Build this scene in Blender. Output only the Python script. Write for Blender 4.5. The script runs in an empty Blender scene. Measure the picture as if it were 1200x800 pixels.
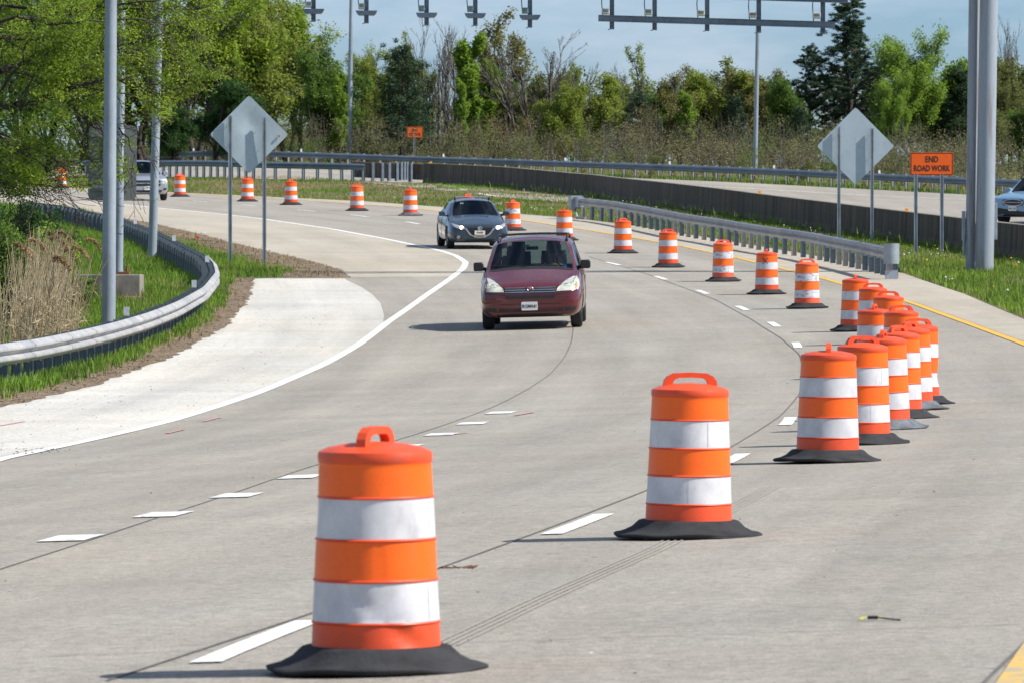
import bpy, bmesh, math, random
import numpy as np
from mathutils import Vector, Matrix
from mathutils.bvhtree import BVHTree
PI = math.pi
S = bpy.context.scene
COL = S.collection
F, PX, PY, CAMZ = 7000.0, 600.0, 310.0, 1.66     # pixels per unit tangent, principal column, horizon row, eye height

# ------------------------------------------------------------------ terrain
_K = [(0,0),(60,0),(80,.011),(110,.018),(140,.0235),(165,.029),(190,.034),(210,.033),(235,.025),(300,.021),(480,.018),(700,.004),(3000,0)]
_ky = np.arange(-100, 3000, 1.0)
_ks = np.interp(_ky, [k[0] for k in _K], [k[1] for k in _K])
_kz = np.concatenate([[0], np.cumsum((_ks[1:]+_ks[:-1])/2)])
_kz -= np.interp(0, _ky, _kz)
DR = [(-.55,24),(1.05,36.5),(2.6,50),(4.5,65),(5.6,80),(6.25,104),(6.0,119),(5.5,133),(4.95,143),(4.1,157),(3.1,167),(1.6,184),(0,195),(-3.3,209),(-5.7,219),(-8.7,233),(-10.9,246),(-14.8,264),(-23,304),(-56,450),(-120,700)]
_dy = np.arange(-60, 700, 1.0)
_dx = np.interp(_dy, [-60]+[d[1] for d in DR], [-12]+[d[0] for d in DR])
_ker = np.ones(25)/25
_dx = np.convolve(np.pad(_dx, 12, mode='edge'), _ker, 'valid')
def xd(Y): return np.interp(Y, _dy, _dx)
def sst(a, b, t):
    t = np.clip((np.asarray(t, float)-a)/(b-a), 0, 1); return t*t*(3-2*t)
# far-field height offsets (multiquadric through observed feet of the far guardrail and barrier)
_OFF = [(200,190.5,21,0),(350,194,21.3,0),(500,199.5,22,0),(600,203,22.5,0),(700,207,23,0),(800,211,23.7,0),(900,215,24.5,0),(1000,221,25.3,0),(1100,226,26.2,0),(1200,231,27,0),
        (190,208,23.5,0),(300,211,24,0),(430,213,25,0),(500,215,23.3,0)]
_op, _ov = [], []
def g0(Y): return np.interp(Y, _ky, _kz)
for (a,b,s,_) in _OFF:
    Y = F/s; _op.append(((a-PX)/s, Y/3)); _ov.append(CAMZ-(b-PY)/s - float(g0(Y)))
for Y in (60,100,140,180,200,220,240,260,280,304,340):
    for o in (-14,-6,0,2.5):
        _op.append((float(xd(Y))+o, Y/3)); _ov.append(0.0)
for Y in (160,180,200,220,240): _op.append((float(xd(Y))+9, Y/3)); _ov.append(0.0)
for x,y in ((-60,100),(-60,200),(-80,300),(40,100),(50,180),(20,60)): _op.append((x,y/3)); _ov.append(0.0)
for x,y in ((-20,420),(40,420),(-80,420),(90,420),(60,300)): _op.append((x,y/3)); _ov.append(.7)
_op = np.array(_op); _ov = np.array(_ov)
_phi = lambda r2: np.sqrt(r2+36.0)
_A = _phi(((_op[:,None]-_op[None])**2).sum(-1)) - 0.0
_w = np.linalg.solve(_A - np.eye(len(_A))*1.5, _ov)
def off(X, Y):
    X = np.asarray(X, float); Y = np.asarray(Y, float)
    Xc = np.clip(X, -110, 110); Yc = np.clip(Y, 60, 440)
    r2 = (Xc[...,None]-_op[:,0])**2 + (Yc[...,None]/3-_op[:,1])**2
    v = (_phi(r2)*_w).sum(-1)
    return np.clip(v, -.6, 1.4) * sst(225, 275, Y) * (1-sst(500, 900, Y))
def ground(X, Y):
    X = np.asarray(X, float); Y = np.asarray(Y, float)
    e = .030*(1-sst(100, 170, Y))
    return g0(Y) + e*np.clip(X-xd(Y), -9, 5) + off(X, Y)
def gz(x, y): return float(ground(x, y))
def hit(px, py, h=0.0, y0=16.0, y1=470.0):
    """the point on the terrain (raised by h) that lies on the line of sight of a photograph pixel"""
    Ys = np.arange(y0, y1, .25)
    X = (px-PX)/F*Ys; Z = CAMZ-(py-PY)/F*Ys
    d = Z-(ground(X, Ys)+h)
    k = np.where(d < 0)[0]
    if len(k) == 0:
        i = int(np.argmin(d)); Y = Ys[i]
    elif k[0] == 0: Y = Ys[0]
    else:
        i = k[0]; Y = Ys[i-1]+.25*d[i-1]/(d[i-1]-d[i])
    return Vector(((px-PX)/F*Y, Y, CAMZ-(py-PY)/F*Y))
def at(px, py, Y): return Vector(((px-PX)/F*Y, Y, CAMZ-(py-PY)/F*Y))
# ------------------------------------------------------------------ helpers
def link(o, parent=None):
    COL.objects.link(o)
    if parent is not None: o.parent = parent
    return o
def tag(o, label=None, cat=None, group=None, kind=None):
    if label: o['label'] = label
    if cat: o['category'] = cat
    if group: o['group'] = group
    if kind: o['kind'] = kind
    return o
def empty(name, loc=(0,0,0), rz=0, label=None, cat=None, group=None):
    o = bpy.data.objects.new(name, None); o.empty_display_size = .2
    o.location = loc; o.rotation_euler = (0,0,rz); link(o)
    return tag(o, label, cat, group)
def fastmesh(name, V, FQ, uv=None):
    """V (n,3) array, FQ (m,k) index array with constant k"""
    V = np.ascontiguousarray(V, dtype=np.float32); FQ = np.ascontiguousarray(FQ, dtype=np.int32)
    me = bpy.data.meshes.new(name); m, k = FQ.shape
    me.vertices.add(len(V)); me.vertices.foreach_set('co', V.ravel())
    me.loops.add(m*k); me.loops.foreach_set('vertex_index', FQ.ravel())
    me.polygons.add(m); me.polygons.foreach_set('loop_start', np.arange(0, m*k, k, dtype=np.int32))
    if uv is not None:
        l = me.uv_layers.new(name='UVMap'); l.data.foreach_set('uv', np.asarray(uv, np.float32)[FQ.ravel()].ravel())
    me.update(calc_edges=True); me.validate()
    return me
def mobj(name, me, mat=None, parent=None, smooth=False):
    o = bpy.data.objects.new(name, me)
    if mat is not None:
        for m in (mat if isinstance(mat, (list, tuple)) else [mat]): me.materials.append(m)
    if smooth: me.polygons.foreach_set('use_smooth', np.ones(len(me.polygons), bool))
    return link(o, parent)
class MB:
    """collects shapes and links them as ONE mesh object"""
    def __init__(s): s.v = []; s.f = []; s.mi = []; s.m = 0
    def add(s, vs, fs):
        b = len(s.v); s.v += [tuple(v) for v in vs]
        for f in fs: s.f.append(tuple(i+b for i in f)); s.mi.append(s.m)
    def box(s, c, d, rz=0, M=None):
        x, y, z = d[0]/2, d[1]/2, d[2]/2
        vs = [Vector(p) for p in ((-x,-y,-z),(x,-y,-z),(x,y,-z),(-x,y,-z),(-x,-y,z),(x,-y,z),(x,y,z),(-x,y,z))]
        R = M if M is not None else Matrix.Rotation(rz, 3, 'Z')
        s.add([R@v+Vector(c) for v in vs], [(0,3,2,1),(4,5,6,7),(0,1,5,4),(1,2,6,5),(2,3,7,6),(3,0,4,7)])
    def tube(s, p0, p1, r0, r1=None, n=10, cap=True):
        p0, p1 = Vector(p0), Vector(p1); r1 = r0 if r1 is None else r1
        d = (p1-p0).normalized(); a = d.orthogonal().normalized(); b = d.cross(a)
        vs = []
        for p, r in ((p0,r0),(p1,r1)):
            for i in range(n):
                t = 2*PI*i/n; vs.append(p+a*r*math.cos(t)+b*r*math.sin(t))
        fs = [(i,(i+1)%n,n+(i+1)%n,n+i) for i in range(n)]
        if cap: fs += [tuple(range(n-1,-1,-1)), tuple(range(n,2*n))]
        s.add(vs, fs)
    def lathe(s, prof, n=32, c=(0,0,0), axis='Z', mids=None, rough=None):
        b = len(s.v)
        for (r, z) in prof:
            for i in range(n):
                t = 2*PI*i/n
                p = (r*math.cos(t), r*math.sin(t), z) if axis == 'Z' else (z, r*math.cos(t), r*math.sin(t))
                if rough: p = rough(p, t)
                s.v.append((p[0]+c[0], p[1]+c[1], p[2]+c[2]))
        for k in range(len(prof)-1):
            for i in range(n):
                j = (i+1)%n
                s.f.append((b+k*n+i, b+k*n+j, b+(k+1)*n+j, b+(k+1)*n+i)); s.mi.append(mids[k] if mids else s.m)
    def prism(s, poly, y0, y1, M=None):
        """outline in (x,z) extruded from y0 to y1"""
        n = len(poly); M = M or Matrix.Identity(4)
        vs = [M@Vector((x, y0, z)) for x, z in poly]+[M@Vector((x, y1, z)) for x, z in poly]
        fs = [(i,(i+1)%n,n+(i+1)%n,n+i) for i in range(n)]+[tuple(range(n-1,-1,-1)), tuple(range(n,2*n))]
        s.add(vs, fs)
    def sweep(s, path, prof, closed=False, up=Vector((0,0,1))):
        """prof = (side, up) offsets swept along path"""
        path = [Vector(p) for p in path]; n = len(prof); b = len(s.v)
        for i, p in enumerate(path):
            t = (path[min(i+1,len(path)-1)]-path[max(i-1,0)]); t.z = 0 if up.z else t.z; t.normalize()
            sd = t.cross(up).normalized()
            for (a, h) in prof: s.v.append(tuple(p+sd*a+up*h))
        m = n if closed else n-1
        for i in range(len(path)-1):
            for k in range(m):
                k2 = (k+1)%n
                s.f.append((b+i*n+k, b+(i+1)*n+k, b+(i+1)*n+k2, b+i*n+k2)); s.mi.append(s.m)
        if closed:
            s.f.append(tuple(b+k for k in range(n))); s.mi.append(s.m)
            e = b+(len(path)-1)*n; s.f.append(tuple(e+k for k in range(n-1,-1,-1))); s.mi.append(s.m)
    def mesh(s, name, mats, smooth=False, fixn=True):
        me = bpy.data.meshes.new(name); me.from_pydata(s.v, [], s.f)
        for m in (mats if isinstance(mats, (list, tuple)) else [mats]): me.materials.append(m)
        me.polygons.foreach_set('material_index', s.mi)
        if fixn:
            bm = bmesh.new(); bm.from_mesh(me); bmesh.ops.recalc_face_normals(bm, faces=bm.faces); bm.to_mesh(me); bm.free()
        if smooth:
            me.polygons.foreach_set('use_smooth', np.ones(len(me.polygons), bool))
            if smooth is not True: me.set_sharp_from_angle(angle=math.radians(smooth))
        me.update(); return me
    def build(s, name, mats, parent=None, smooth=False, bevel=0, fixn=True):
        o = link(bpy.data.objects.new(name, s.mesh(name, mats, smooth, fixn)), parent)
        if bevel:
            m = o.modifiers.new('b', 'BEVEL'); m.width = bevel; m.segments = 2; m.limit_method = 'ANGLE'
        return o
def copy_tree(o, parent=None):
    c = o.copy(); COL.objects.link(c); c.parent = parent
    for ch in list(o.children): copy_tree(ch, c)
    return c
def text_mesh(name, txt, size, mat, parent, M, sx=1.0, thick=.002, bold=0.0):
    cu = bpy.data.curves.new('lettering', 'FONT'); cu.body = txt; cu.size = size; cu.align_x = 'CENTER'; cu.align_y = 'CENTER'
    cu.extrude = thick; cu.offset = bold; cu.resolution_u = 3
    t = bpy.data.objects.new('tmp', cu); COL.objects.link(t)
    dg = bpy.context.evaluated_depsgraph_get(); dg.update()
    me = bpy.data.meshes.new_from_object(t.evaluated_get(dg)); bpy.data.objects.remove(t)
    me.transform(M @ Matrix.Diagonal((sx,1,1,1))); me.materials.clear(); me.materials.append(mat)
    return link(bpy.data.objects.new(name, me), parent)
# ------------------------------------------------------------------ materials
def N(nt, t, **k):
    n = nt.nodes.new(t)
    for a, v in k.items():
        if a in n.inputs.keys(): n.inputs[a].default_value = v
        else: setattr(n, a, v)
    return n
def mat(name, col, rough=.6, metal=0, var=.12, scale=6, bump=0, bscale=40, col2=None, spec=.5, coat=0, alpha=None, stretch=(1,1,1), var_fine=0, trans=0, coords='Object', thr=(.35,.65), emis=None, emis_s=0, rnd=0, grime=0):
    m = bpy.data.materials.new(name); m.use_nodes = True; nt = m.node_tree; L = nt.links
    b = nt.nodes['Principled BSDF']; b.inputs['Roughness'].default_value = rough; b.inputs['Metallic'].default_value = metal
    b.inputs['Specular IOR Level'].default_value = spec; b.inputs['Coat Weight'].default_value = coat; b.inputs['Coat Roughness'].default_value = .06
    tc = N(nt, 'ShaderNodeTexCoord'); mp = N(nt, 'ShaderNodeMapping'); mp.inputs['Scale'].default_value = stretch
    L.new(tc.outputs[coords], mp.inputs[0])
    ns = N(nt, 'ShaderNodeTexNoise', Scale=scale, Detail=6.0, Roughness=.6); L.new(mp.outputs[0], ns.inputs['Vector'])
    rp = N(nt, 'ShaderNodeMapRange'); rp.inputs['From Min'].default_value = thr[0]; rp.inputs['From Max'].default_value = thr[1]
    L.new(ns.outputs[0], rp.inputs[0])
    mx = N(nt, 'ShaderNodeMix', data_type='RGBA'); L.new(rp.outputs[0], mx.inputs['Factor'])
    c = np.array(col[:3]); c2 = np.array(col2[:3]) if col2 is not None else c*(1-var*1.6)
    c1 = c if col2 is not None else c*(1+var)
    mx.inputs['A'].default_value = (*np.clip(c2,0,1), 1); mx.inputs['B'].default_value = (*np.clip(c1,0,1), 1)
    out = mx.outputs['Result']
    if var_fine:
        n2 = N(nt, 'ShaderNodeTexNoise', Scale=scale*14, Detail=3.0); L.new(mp.outputs[0], n2.inputs['Vector'])
        r2 = N(nt, 'ShaderNodeMapRange'); r2.inputs['From Min'].default_value = .3; r2.inputs['From Max'].default_value = .7
        r2.inputs['To Min'].default_value = 1-var_fine; r2.inputs['To Max'].default_value = 1+var_fine; L.new(n2.outputs[0], r2.inputs[0])
        m2 = N(nt, 'ShaderNodeVectorMath', operation='SCALE'); L.new(out, m2.inputs[0]); L.new(r2.outputs[0], m2.inputs['Scale']); out = m2.outputs[0]
    if grime:                                            # scuffs and road film with a shape of their own
        g1 = N(nt, 'ShaderNodeTexNoise', Scale=7.0, Detail=8.0, Roughness=.7); gm = N(nt, 'ShaderNodeMapping'); gm.inputs['Scale'].default_value = (1,1,.45); oi_ = N(nt, 'ShaderNodeObjectInfo'); L.new(tc.outputs['Object'], gm.inputs[0])
        cb_ = N(nt, 'ShaderNodeVectorMath', operation='SCALE'); cb_.inputs[0].default_value = (37,11,5); L.new(oi_.outputs['Random'], cb_.inputs['Scale']); L.new(cb_.outputs[0], gm.inputs['Location'])
        L.new(gm.outputs[0], g1.inputs['Vector']); gr = N(nt, 'ShaderNodeMapRange'); gr.inputs['From Min'].default_value = .56; gr.inputs['From Max'].default_value = .72; gr.inputs['To Max'].default_value = grime; L.new(g1.outputs[0], gr.inputs[0])
        gx_ = N(nt, 'ShaderNodeMix', data_type='RGBA'); L.new(gr.outputs[0], gx_.inputs['Factor']); L.new(out, gx_.inputs['A']); gx_.inputs['B'].default_value = (.16,.12,.10,1); out = gx_.outputs['Result']
    if rnd:
        oi = N(nt, 'ShaderNodeObjectInfo'); rr_ = N(nt, 'ShaderNodeMapRange'); rr_.inputs['To Min'].default_value = 1-rnd; rr_.inputs['To Max'].default_value = 1+rnd*.4; L.new(oi.outputs['Random'], rr_.inputs[0])
        m3 = N(nt, 'ShaderNodeVectorMath', operation='SCALE'); L.new(out, m3.inputs[0]); L.new(rr_.outputs[0], m3.inputs['Scale']); out = m3.outputs[0]
    L.new(out, b.inputs['Base Color'])
    if bump:
        nb = N(nt, 'ShaderNodeTexNoise', Scale=bscale, Detail=4.0); L.new(mp.outputs[0], nb.inputs['Vector'])
        bp = N(nt, 'ShaderNodeBump', Strength=bump, Distance=.01); L.new(nb.outputs[0], bp.inputs['Height']); L.new(bp.outputs[0], b.inputs['Normal'])
    if emis: b.inputs['Emission Color'].default_value = (*emis, 1); b.inputs['Emission Strength'].default_value = emis_s
    if trans:
        tr = N(nt, 'ShaderNodeBsdfTranslucent'); L.new(out, tr.inputs[0])
        ms = N(nt, 'ShaderNodeMixShader'); ms.inputs[0].default_value = trans; L.new(b.outputs[0], ms.inputs[1]); L.new(tr.outputs[0], ms.inputs[2])
        L.new(ms.outputs[0], nt.nodes['Material Output'].inputs[0])
    return m
def leafmat(name, a, b_, scale=1.2, trans=.5):
    return mat(name, b_, rough=.62, spec=.25, col2=a, scale=scale, trans=trans, thr=(.36,.64), var_fine=.25)
def glassmat(name, tint, fres=.1):
    m = bpy.data.materials.new(name); m.use_nodes = True; nt = m.node_tree; L = nt.links; nt.nodes.remove(nt.nodes['Principled BSDF'])
    t = N(nt, 'ShaderNodeBsdfTransparent'); t.inputs[0].default_value = (*tint, 1)
    g = N(nt, 'ShaderNodeBsdfGlossy'); g.inputs['Roughness'].default_value = .03; g.inputs[0].default_value = (.9,.95,1,1)
    lw = N(nt, 'ShaderNodeFresnel', IOR=1.33)
    ms = N(nt, 'ShaderNodeMixShader'); L.new(lw.outputs[0], ms.inputs[0]); L.new(t.outputs[0], ms.inputs[1]); L.new(g.outputs[0], ms.inputs[2])
    L.new(ms.outputs[0], nt.nodes['Material Output'].inputs[0])
    return m
M = {}
M['galv'] = mat('galvanised_steel', (.34,.38,.42), rough=.5, metal=.35, scale=2.2, var=.14, var_fine=.1)
M['rail'] = mat('weathered_rail_steel', (.43,.42,.40), rough=.55, metal=.2, grime=.45, scale=1.2, col2=(.28,.29,.31), var_fine=.12)
M['rail_blue'] = mat('grey_rail_steel', (.20,.25,.30), rough=.5, metal=.35, scale=1.0, col2=(.14,.18,.22), var_fine=.12)
M['post'] = mat('steel_post', (.17,.21,.25), rough=.55, metal=.3, scale=2.0, col2=(.11,.135,.16), var_fine=.15)
M['post_light'] = mat('rust_stained_steel_post', (.30,.31,.31), rough=.6, metal=.2, scale=1.1, col2=(.24,.17,.12), thr=(.3,.5), var_fine=.12)
M['pole'] = mat('galvanised_pole', (.27,.315,.36), rough=.5, metal=.12, scale=3, stretch=(1,1,.35), var=.12, var_fine=.07)
M['pole_rust'] = mat('stained_gantry_pole', (.29,.33,.38), rough=.5, metal=.1, scale=1.6, stretch=(3,3,.2), col2=(.20,.165,.135), thr=(.33,.50), var_fine=.08)
M['rust'] = mat('rusty_bolts', (.16,.07,.035), rough=.8)
M['dark'] = mat('black_plastic', (.015,.015,.016), rough=.5)
M['rubber'] = mat('black_rubber', (.018,.018,.020), rough=.85, spec=.2, scale=7, col2=(.040,.041,.044), bump=.3, bscale=60, thr=(.4,.75))
M['rubber_grey'] = mat('dusty_rubber', (.14,.16,.18), rough=.6, scale=6, col2=(.05,.055,.06), bump=.3, bscale=60)
M['plastic'] = mat('orange_drum_plastic', (.74,.076,.016), rough=.45, rnd=.12, grime=.35, scale=5, var=.06, var_fine=.03)
M['sheet_o'] = mat('orange_reflective_sheeting', (1.0,.130,.001), rough=.36, rnd=.10, grime=.18, scale=4, var=.05, var_fine=.03)
M['sheet_w'] = mat('white_reflective_sheeting', (.66,.65,.665), rough=.4, rnd=.10, grime=.22, scale=5, col2=(.50,.50,.53), var_fine=.03)
M['sheet_s'] = mat('scuffed_white_sheeting', (.60,.61,.65), rough=.5, scale=9, col2=(.30,.29,.31), thr=(.38,.5), var_fine=.05, stretch=(1,1,2.5))
M['sheet_od'] = mat('dirty_orange_sheeting', (.93,.145,.004), rough=.45, grime=.6, scale=7, col2=(.55,.10,.02), thr=(.30,.46), var_fine=.05)
M['plastic_d'] = mat('dirty_orange_plastic', (.78,.105,.035), rough=.5, grime=.6, scale=6, col2=(.42,.07,.03), thr=(.30,.48), var_fine=.06)
M['white'] = mat('white_road_paint', (.80,.80,.79), rough=.55, scale=14, col2=(.52,.50,.46), thr=(.33,.50), var_fine=.12)
M['white_worn'] = mat('worn_white_road_paint', (.76,.76,.75), rough=.6, scale=10, col2=(.46,.45,.42), thr=(.38,.55), var_fine=.1)
M['yellow'] = mat('yellow_road_paint', (.72,.40,.035), rough=.6, scale=5, col2=(.58,.36,.09), thr=(.3,.55), var_fine=.08)
M['yellow_worn'] = mat('worn_yellow_road_paint', (.62,.40,.09), rough=.7, scale=6, col2=(.36,.32,.24), thr=(.38,.56), var_fine=.1)
M['dirt'] = mat('bare_brown_earth', (.20,.145,.09), rough=1, scale=1.3, col2=(.12,.088,.055), var_fine=.35, bump=.3, bscale=25)
M['seal'] = mat('bitumen_joint_sealant', (.13,.12,.105), rough=.7)
M['tyre_mark'] = mat('tyre_marked_concrete', (.292,.272,.236), rough=.9, scale=9, col2=(.325,.302,.262), thr=(.35,.6))
M['red_paint'] = mat('faded_red_marking_paint', (.50,.20,.18), rough=.8, scale=8, col2=(.36,.28,.25), thr=(.35,.6))
M['signback'] = mat('bare_aluminium_sign_back', (.46,.55,.60), rough=.5, metal=.15, grime=.22, scale=1.6, col2=(.40,.49,.54), var_fine=.03)
M['signgrey'] = mat('grey_green_panel_back', (.17,.185,.17), rough=.6, metal=.1, scale=2, var=.08)
M['signorange'] = mat('orange_sign_face', (1.0,.135,.005), rough=.4, var=.03)
M['black'] = mat('black_lettering', (.02,.018,.018), rough=.5)
M['wall'] = mat('stained_concrete_wall', (.125,.098,.070), rough=.9, scale=2.0, stretch=(2.4,2.4,.12), col2=(.038,.032,.027), thr=(.36,.62), bump=.3, bscale=20, var_fine=.14)
M['wallcap'] = mat('weathered_concrete_cap', (.25,.225,.185), rough=.9, scale=1.2, col2=(.16,.14,.115))
M['pedestal'] = mat('weathered_concrete_footing', (.25,.235,.20), rough=.9, scale=2.4, stretch=(1,1,.4), col2=(.13,.12,.10), thr=(.35,.6), bump=.3, var_fine=.12)
M['bark'] = mat('dark_bark', (.055,.045,.037), rough=.9, scale=3, var=.3)
M['bark_grey'] = mat('grey_bark', (.115,.098,.085), rough=.9, scale=3, var=.3)
M['reed'] = mat('dry_reed', (.52,.43,.28), rough=.8, scale=1.5, col2=(.30,.23,.13), trans=.2)
M['plume'] = mat('reed_plume', (.40,.27,.15), rough=.9, scale=3, var=.25, trans=.3)
M['litter'] = mat('dry_brown_litter', (.30,.215,.125), rough=.95, scale=2.5, col2=(.14,.10,.06))
M['clover'] = mat('white_blossom', (.75,.76,.72), rough=.8, var=.05)
M['dandelion'] = mat('yellow_blossom', (.8,.6,.02), rough=.8, var=.05)
M['redlitter'] = mat('red_litter', (.6,.03,.02), rough=.6)
M['whitelitter'] = mat('pale_litter', (.6,.62,.65), rough=.6)
M['strap_yellow'] = mat('yellow_strap', (.75,.70,.02), rough=.5)
M['lamp_glass'] = mat('camera_housing_cream', (.55,.56,.45), rough=.35, var=.05)
M['cam_green'] = mat('camera_housing_green', (.16,.27,.24), rough=.4, var=.05)
M['amber'] = mat('amber_reflector', (.9,.38,.01), rough=.3, var=.02)
M['gravel'] = mat('black_asphalt_crumbs', (.03,.028,.027), rough=.95)
M['seam'] = mat('sheeting_seam', (.50,.51,.54), rough=.5, var=.05)
# ------------------------------------------------------------------ plan curves from the photograph's lines
def curve(px, h=0.0): return [hit(a, b, h) for a, b in px]
def ext(pts, near=None, far=None):
    """lengthen a plan curve along its end directions"""
    P = [Vector((p.x, p.y)) for p in pts]
    if near is not None: P = [Vector(near_) for near_ in near]+P
    if far is not None: P = P+[Vector(f_) for f_ in far]
    return P
def byY(pts):
    """x as a function of Y for a curve given far or near first"""
    q = sorted(((p.y, p.x) for p in pts)); y = np.array([a for a, _ in q]); x = np.array([b for _, b in q])
    return lambda Y: np.interp(Y, y, x)
def smoothpoly(P, step=1.0, k=5):
    P = np.array([[p[0], p[1]] for p in P]); d = np.r_[0, np.cumsum(np.hypot(*np.diff(P, axis=0).T))]
    n = max(3, int(d[-1]/step)); t = np.linspace(0, d[-1], n); Q = np.stack([np.interp(t, d, P[:,i]) for i in (0,1)], 1)
    if k > 1 and n > 2*k:
        w = np.hanning(k+2)[1:-1]; w /= w.sum(); h = k//2
        for i in (0,1):
            a = Q[:,i]; pad = np.r_[2*a[0]-a[h:0:-1], a, 2*a[-1]-a[-2:-h-2:-1]]
            Q[:,i] = np.convolve(pad, w, 'valid')[:n]
    return Q
# right edge of the pavement, yellow line, white line, gore edge
R_edge = ext(curve([(1200,374),(1130,344.5),(1060,321),(1000,308),(935,296.5),(840,280.5),(740,264.5),(681,257),(612,251.5),(521,243.5),(430,236.5),(300,230.5),(194,225.5),(100,221)]),
             near=[(3.2,-30),(4.4,8),(5.9,25),(7.6,48),(9.2,80)], far=[(-62,450),(-125,700)])
YL = ext(curve([(1200,403),(1140,381),(1070,355.5),(961,325.5),(911,314),(860,301.5),(795,288),(740,278.5),(672,267.5),(612,258.5),(519,248.5),(469,243.2),(317,232.8),(194,226.7),(88,221.5)]),
         near=[(-.3,8),(1.0,17),(2.16,25.4),(3.9,38),(6.3,60),(7.9,80)], far=[(-57,450),(-121,700)])
WL_px = [(0,538),(100,517),(200,493),(300,461),(380,427),(420,404),(455,377.5),(500,346),(530,325.5),(543,315),(546,308),(534,300),(517,294.5),(490,288.5),(452,280.5),(387,268.6),(307,257),(251,250.7),(190,244.9),(140,240)]
WL = ext(curve(WL_px), near=[(-6.2,-30),(-5.6,8),(-5.0,28)], far=[(-40,330),(-64,450),(-128,700)])
# left limit of pavement: in front the gore apron, further off the ramp shoulder
GORE_px = [(-60,490),(0,476),(100,452),(190,420),(262,380),(290,345),(292,327)]
LN = ext(curve(GORE_px), near=[(-9.5,-30),(-8.6,10),(-7.6,40)])
LF_px = [(405,325),(396,316),(370,309),(330,299),(290,290),(240,277),(180,263),(100,249)]
LF = ext(curve(LF_px), far=[(-52,330),(-75,450),(-140,700)])
yA = hit(292,327).y
yB = hit(405,325).y
ysplit = (yA+yB)/2
fR, fYL, fWL = byY(R_edge), byY(YL), byY(WL)
fLN, fLF = byY(LN), byY([p for p in LF])
def road_left(Y):
    Y = np.asarray(Y, float)
    return np.where(Y < ysplit, fLN(np.minimum(Y, ysplit)), fLF(np.maximum(Y, ysplit)))
def sheet_between(name, fl, fr, ys, nx, mat_, dz, parent=None, structure=True, uvx=None):
    ys = np.asarray(ys, float); a, b = fl(ys), fr(ys); t = np.linspace(0, 1, nx+1)
    X = a[:,None]*(1-t)+b[:,None]*t; Y = np.repeat(ys[:,None], nx+1, 1); Z = ground(X, Y)+dz
    V = np.stack([X, Y, Z], -1).reshape(-1, 3); n = nx+1
    i, j = np.meshgrid(np.arange(len(ys)-1), np.arange(nx), indexing='ij'); q = (i*n+j).ravel()
    Fq = np.stack([q, q+1, q+n+1, q+n], 1)
    uv = np.stack([(X-xd(Y)).ravel(), Y.ravel()], 1)
    o = mobj(name, fastmesh(name, V, Fq, uv), mat_, parent, smooth=True)
    if structure and parent is None: tag(o, kind='structure')
    return o
def strip(name, P, width, mat_, dz, parent, step=.7, k=3, ends=None):
    """a painted line of constant width that follows plan curve P"""
    Q = smoothpoly(P, step, k); T = np.gradient(Q, axis=0); T /= np.hypot(T[:,0], T[:,1])[:,None]
    Nn = np.stack([T[:,1], -T[:,0]], 1); A = Q-Nn*width/2; B = Q+Nn*width/2
    V = np.concatenate([np.c_[A, ground(A[:,0], A[:,1])+dz], np.c_[B, ground(B[:,0], B[:,1])+dz]])
    n = len(Q); i = np.arange(n-1)
    return mobj(name, fastmesh(name, V, np.stack([i, n+i, n+i+1, i+1], 1)), mat_, parent)
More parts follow.
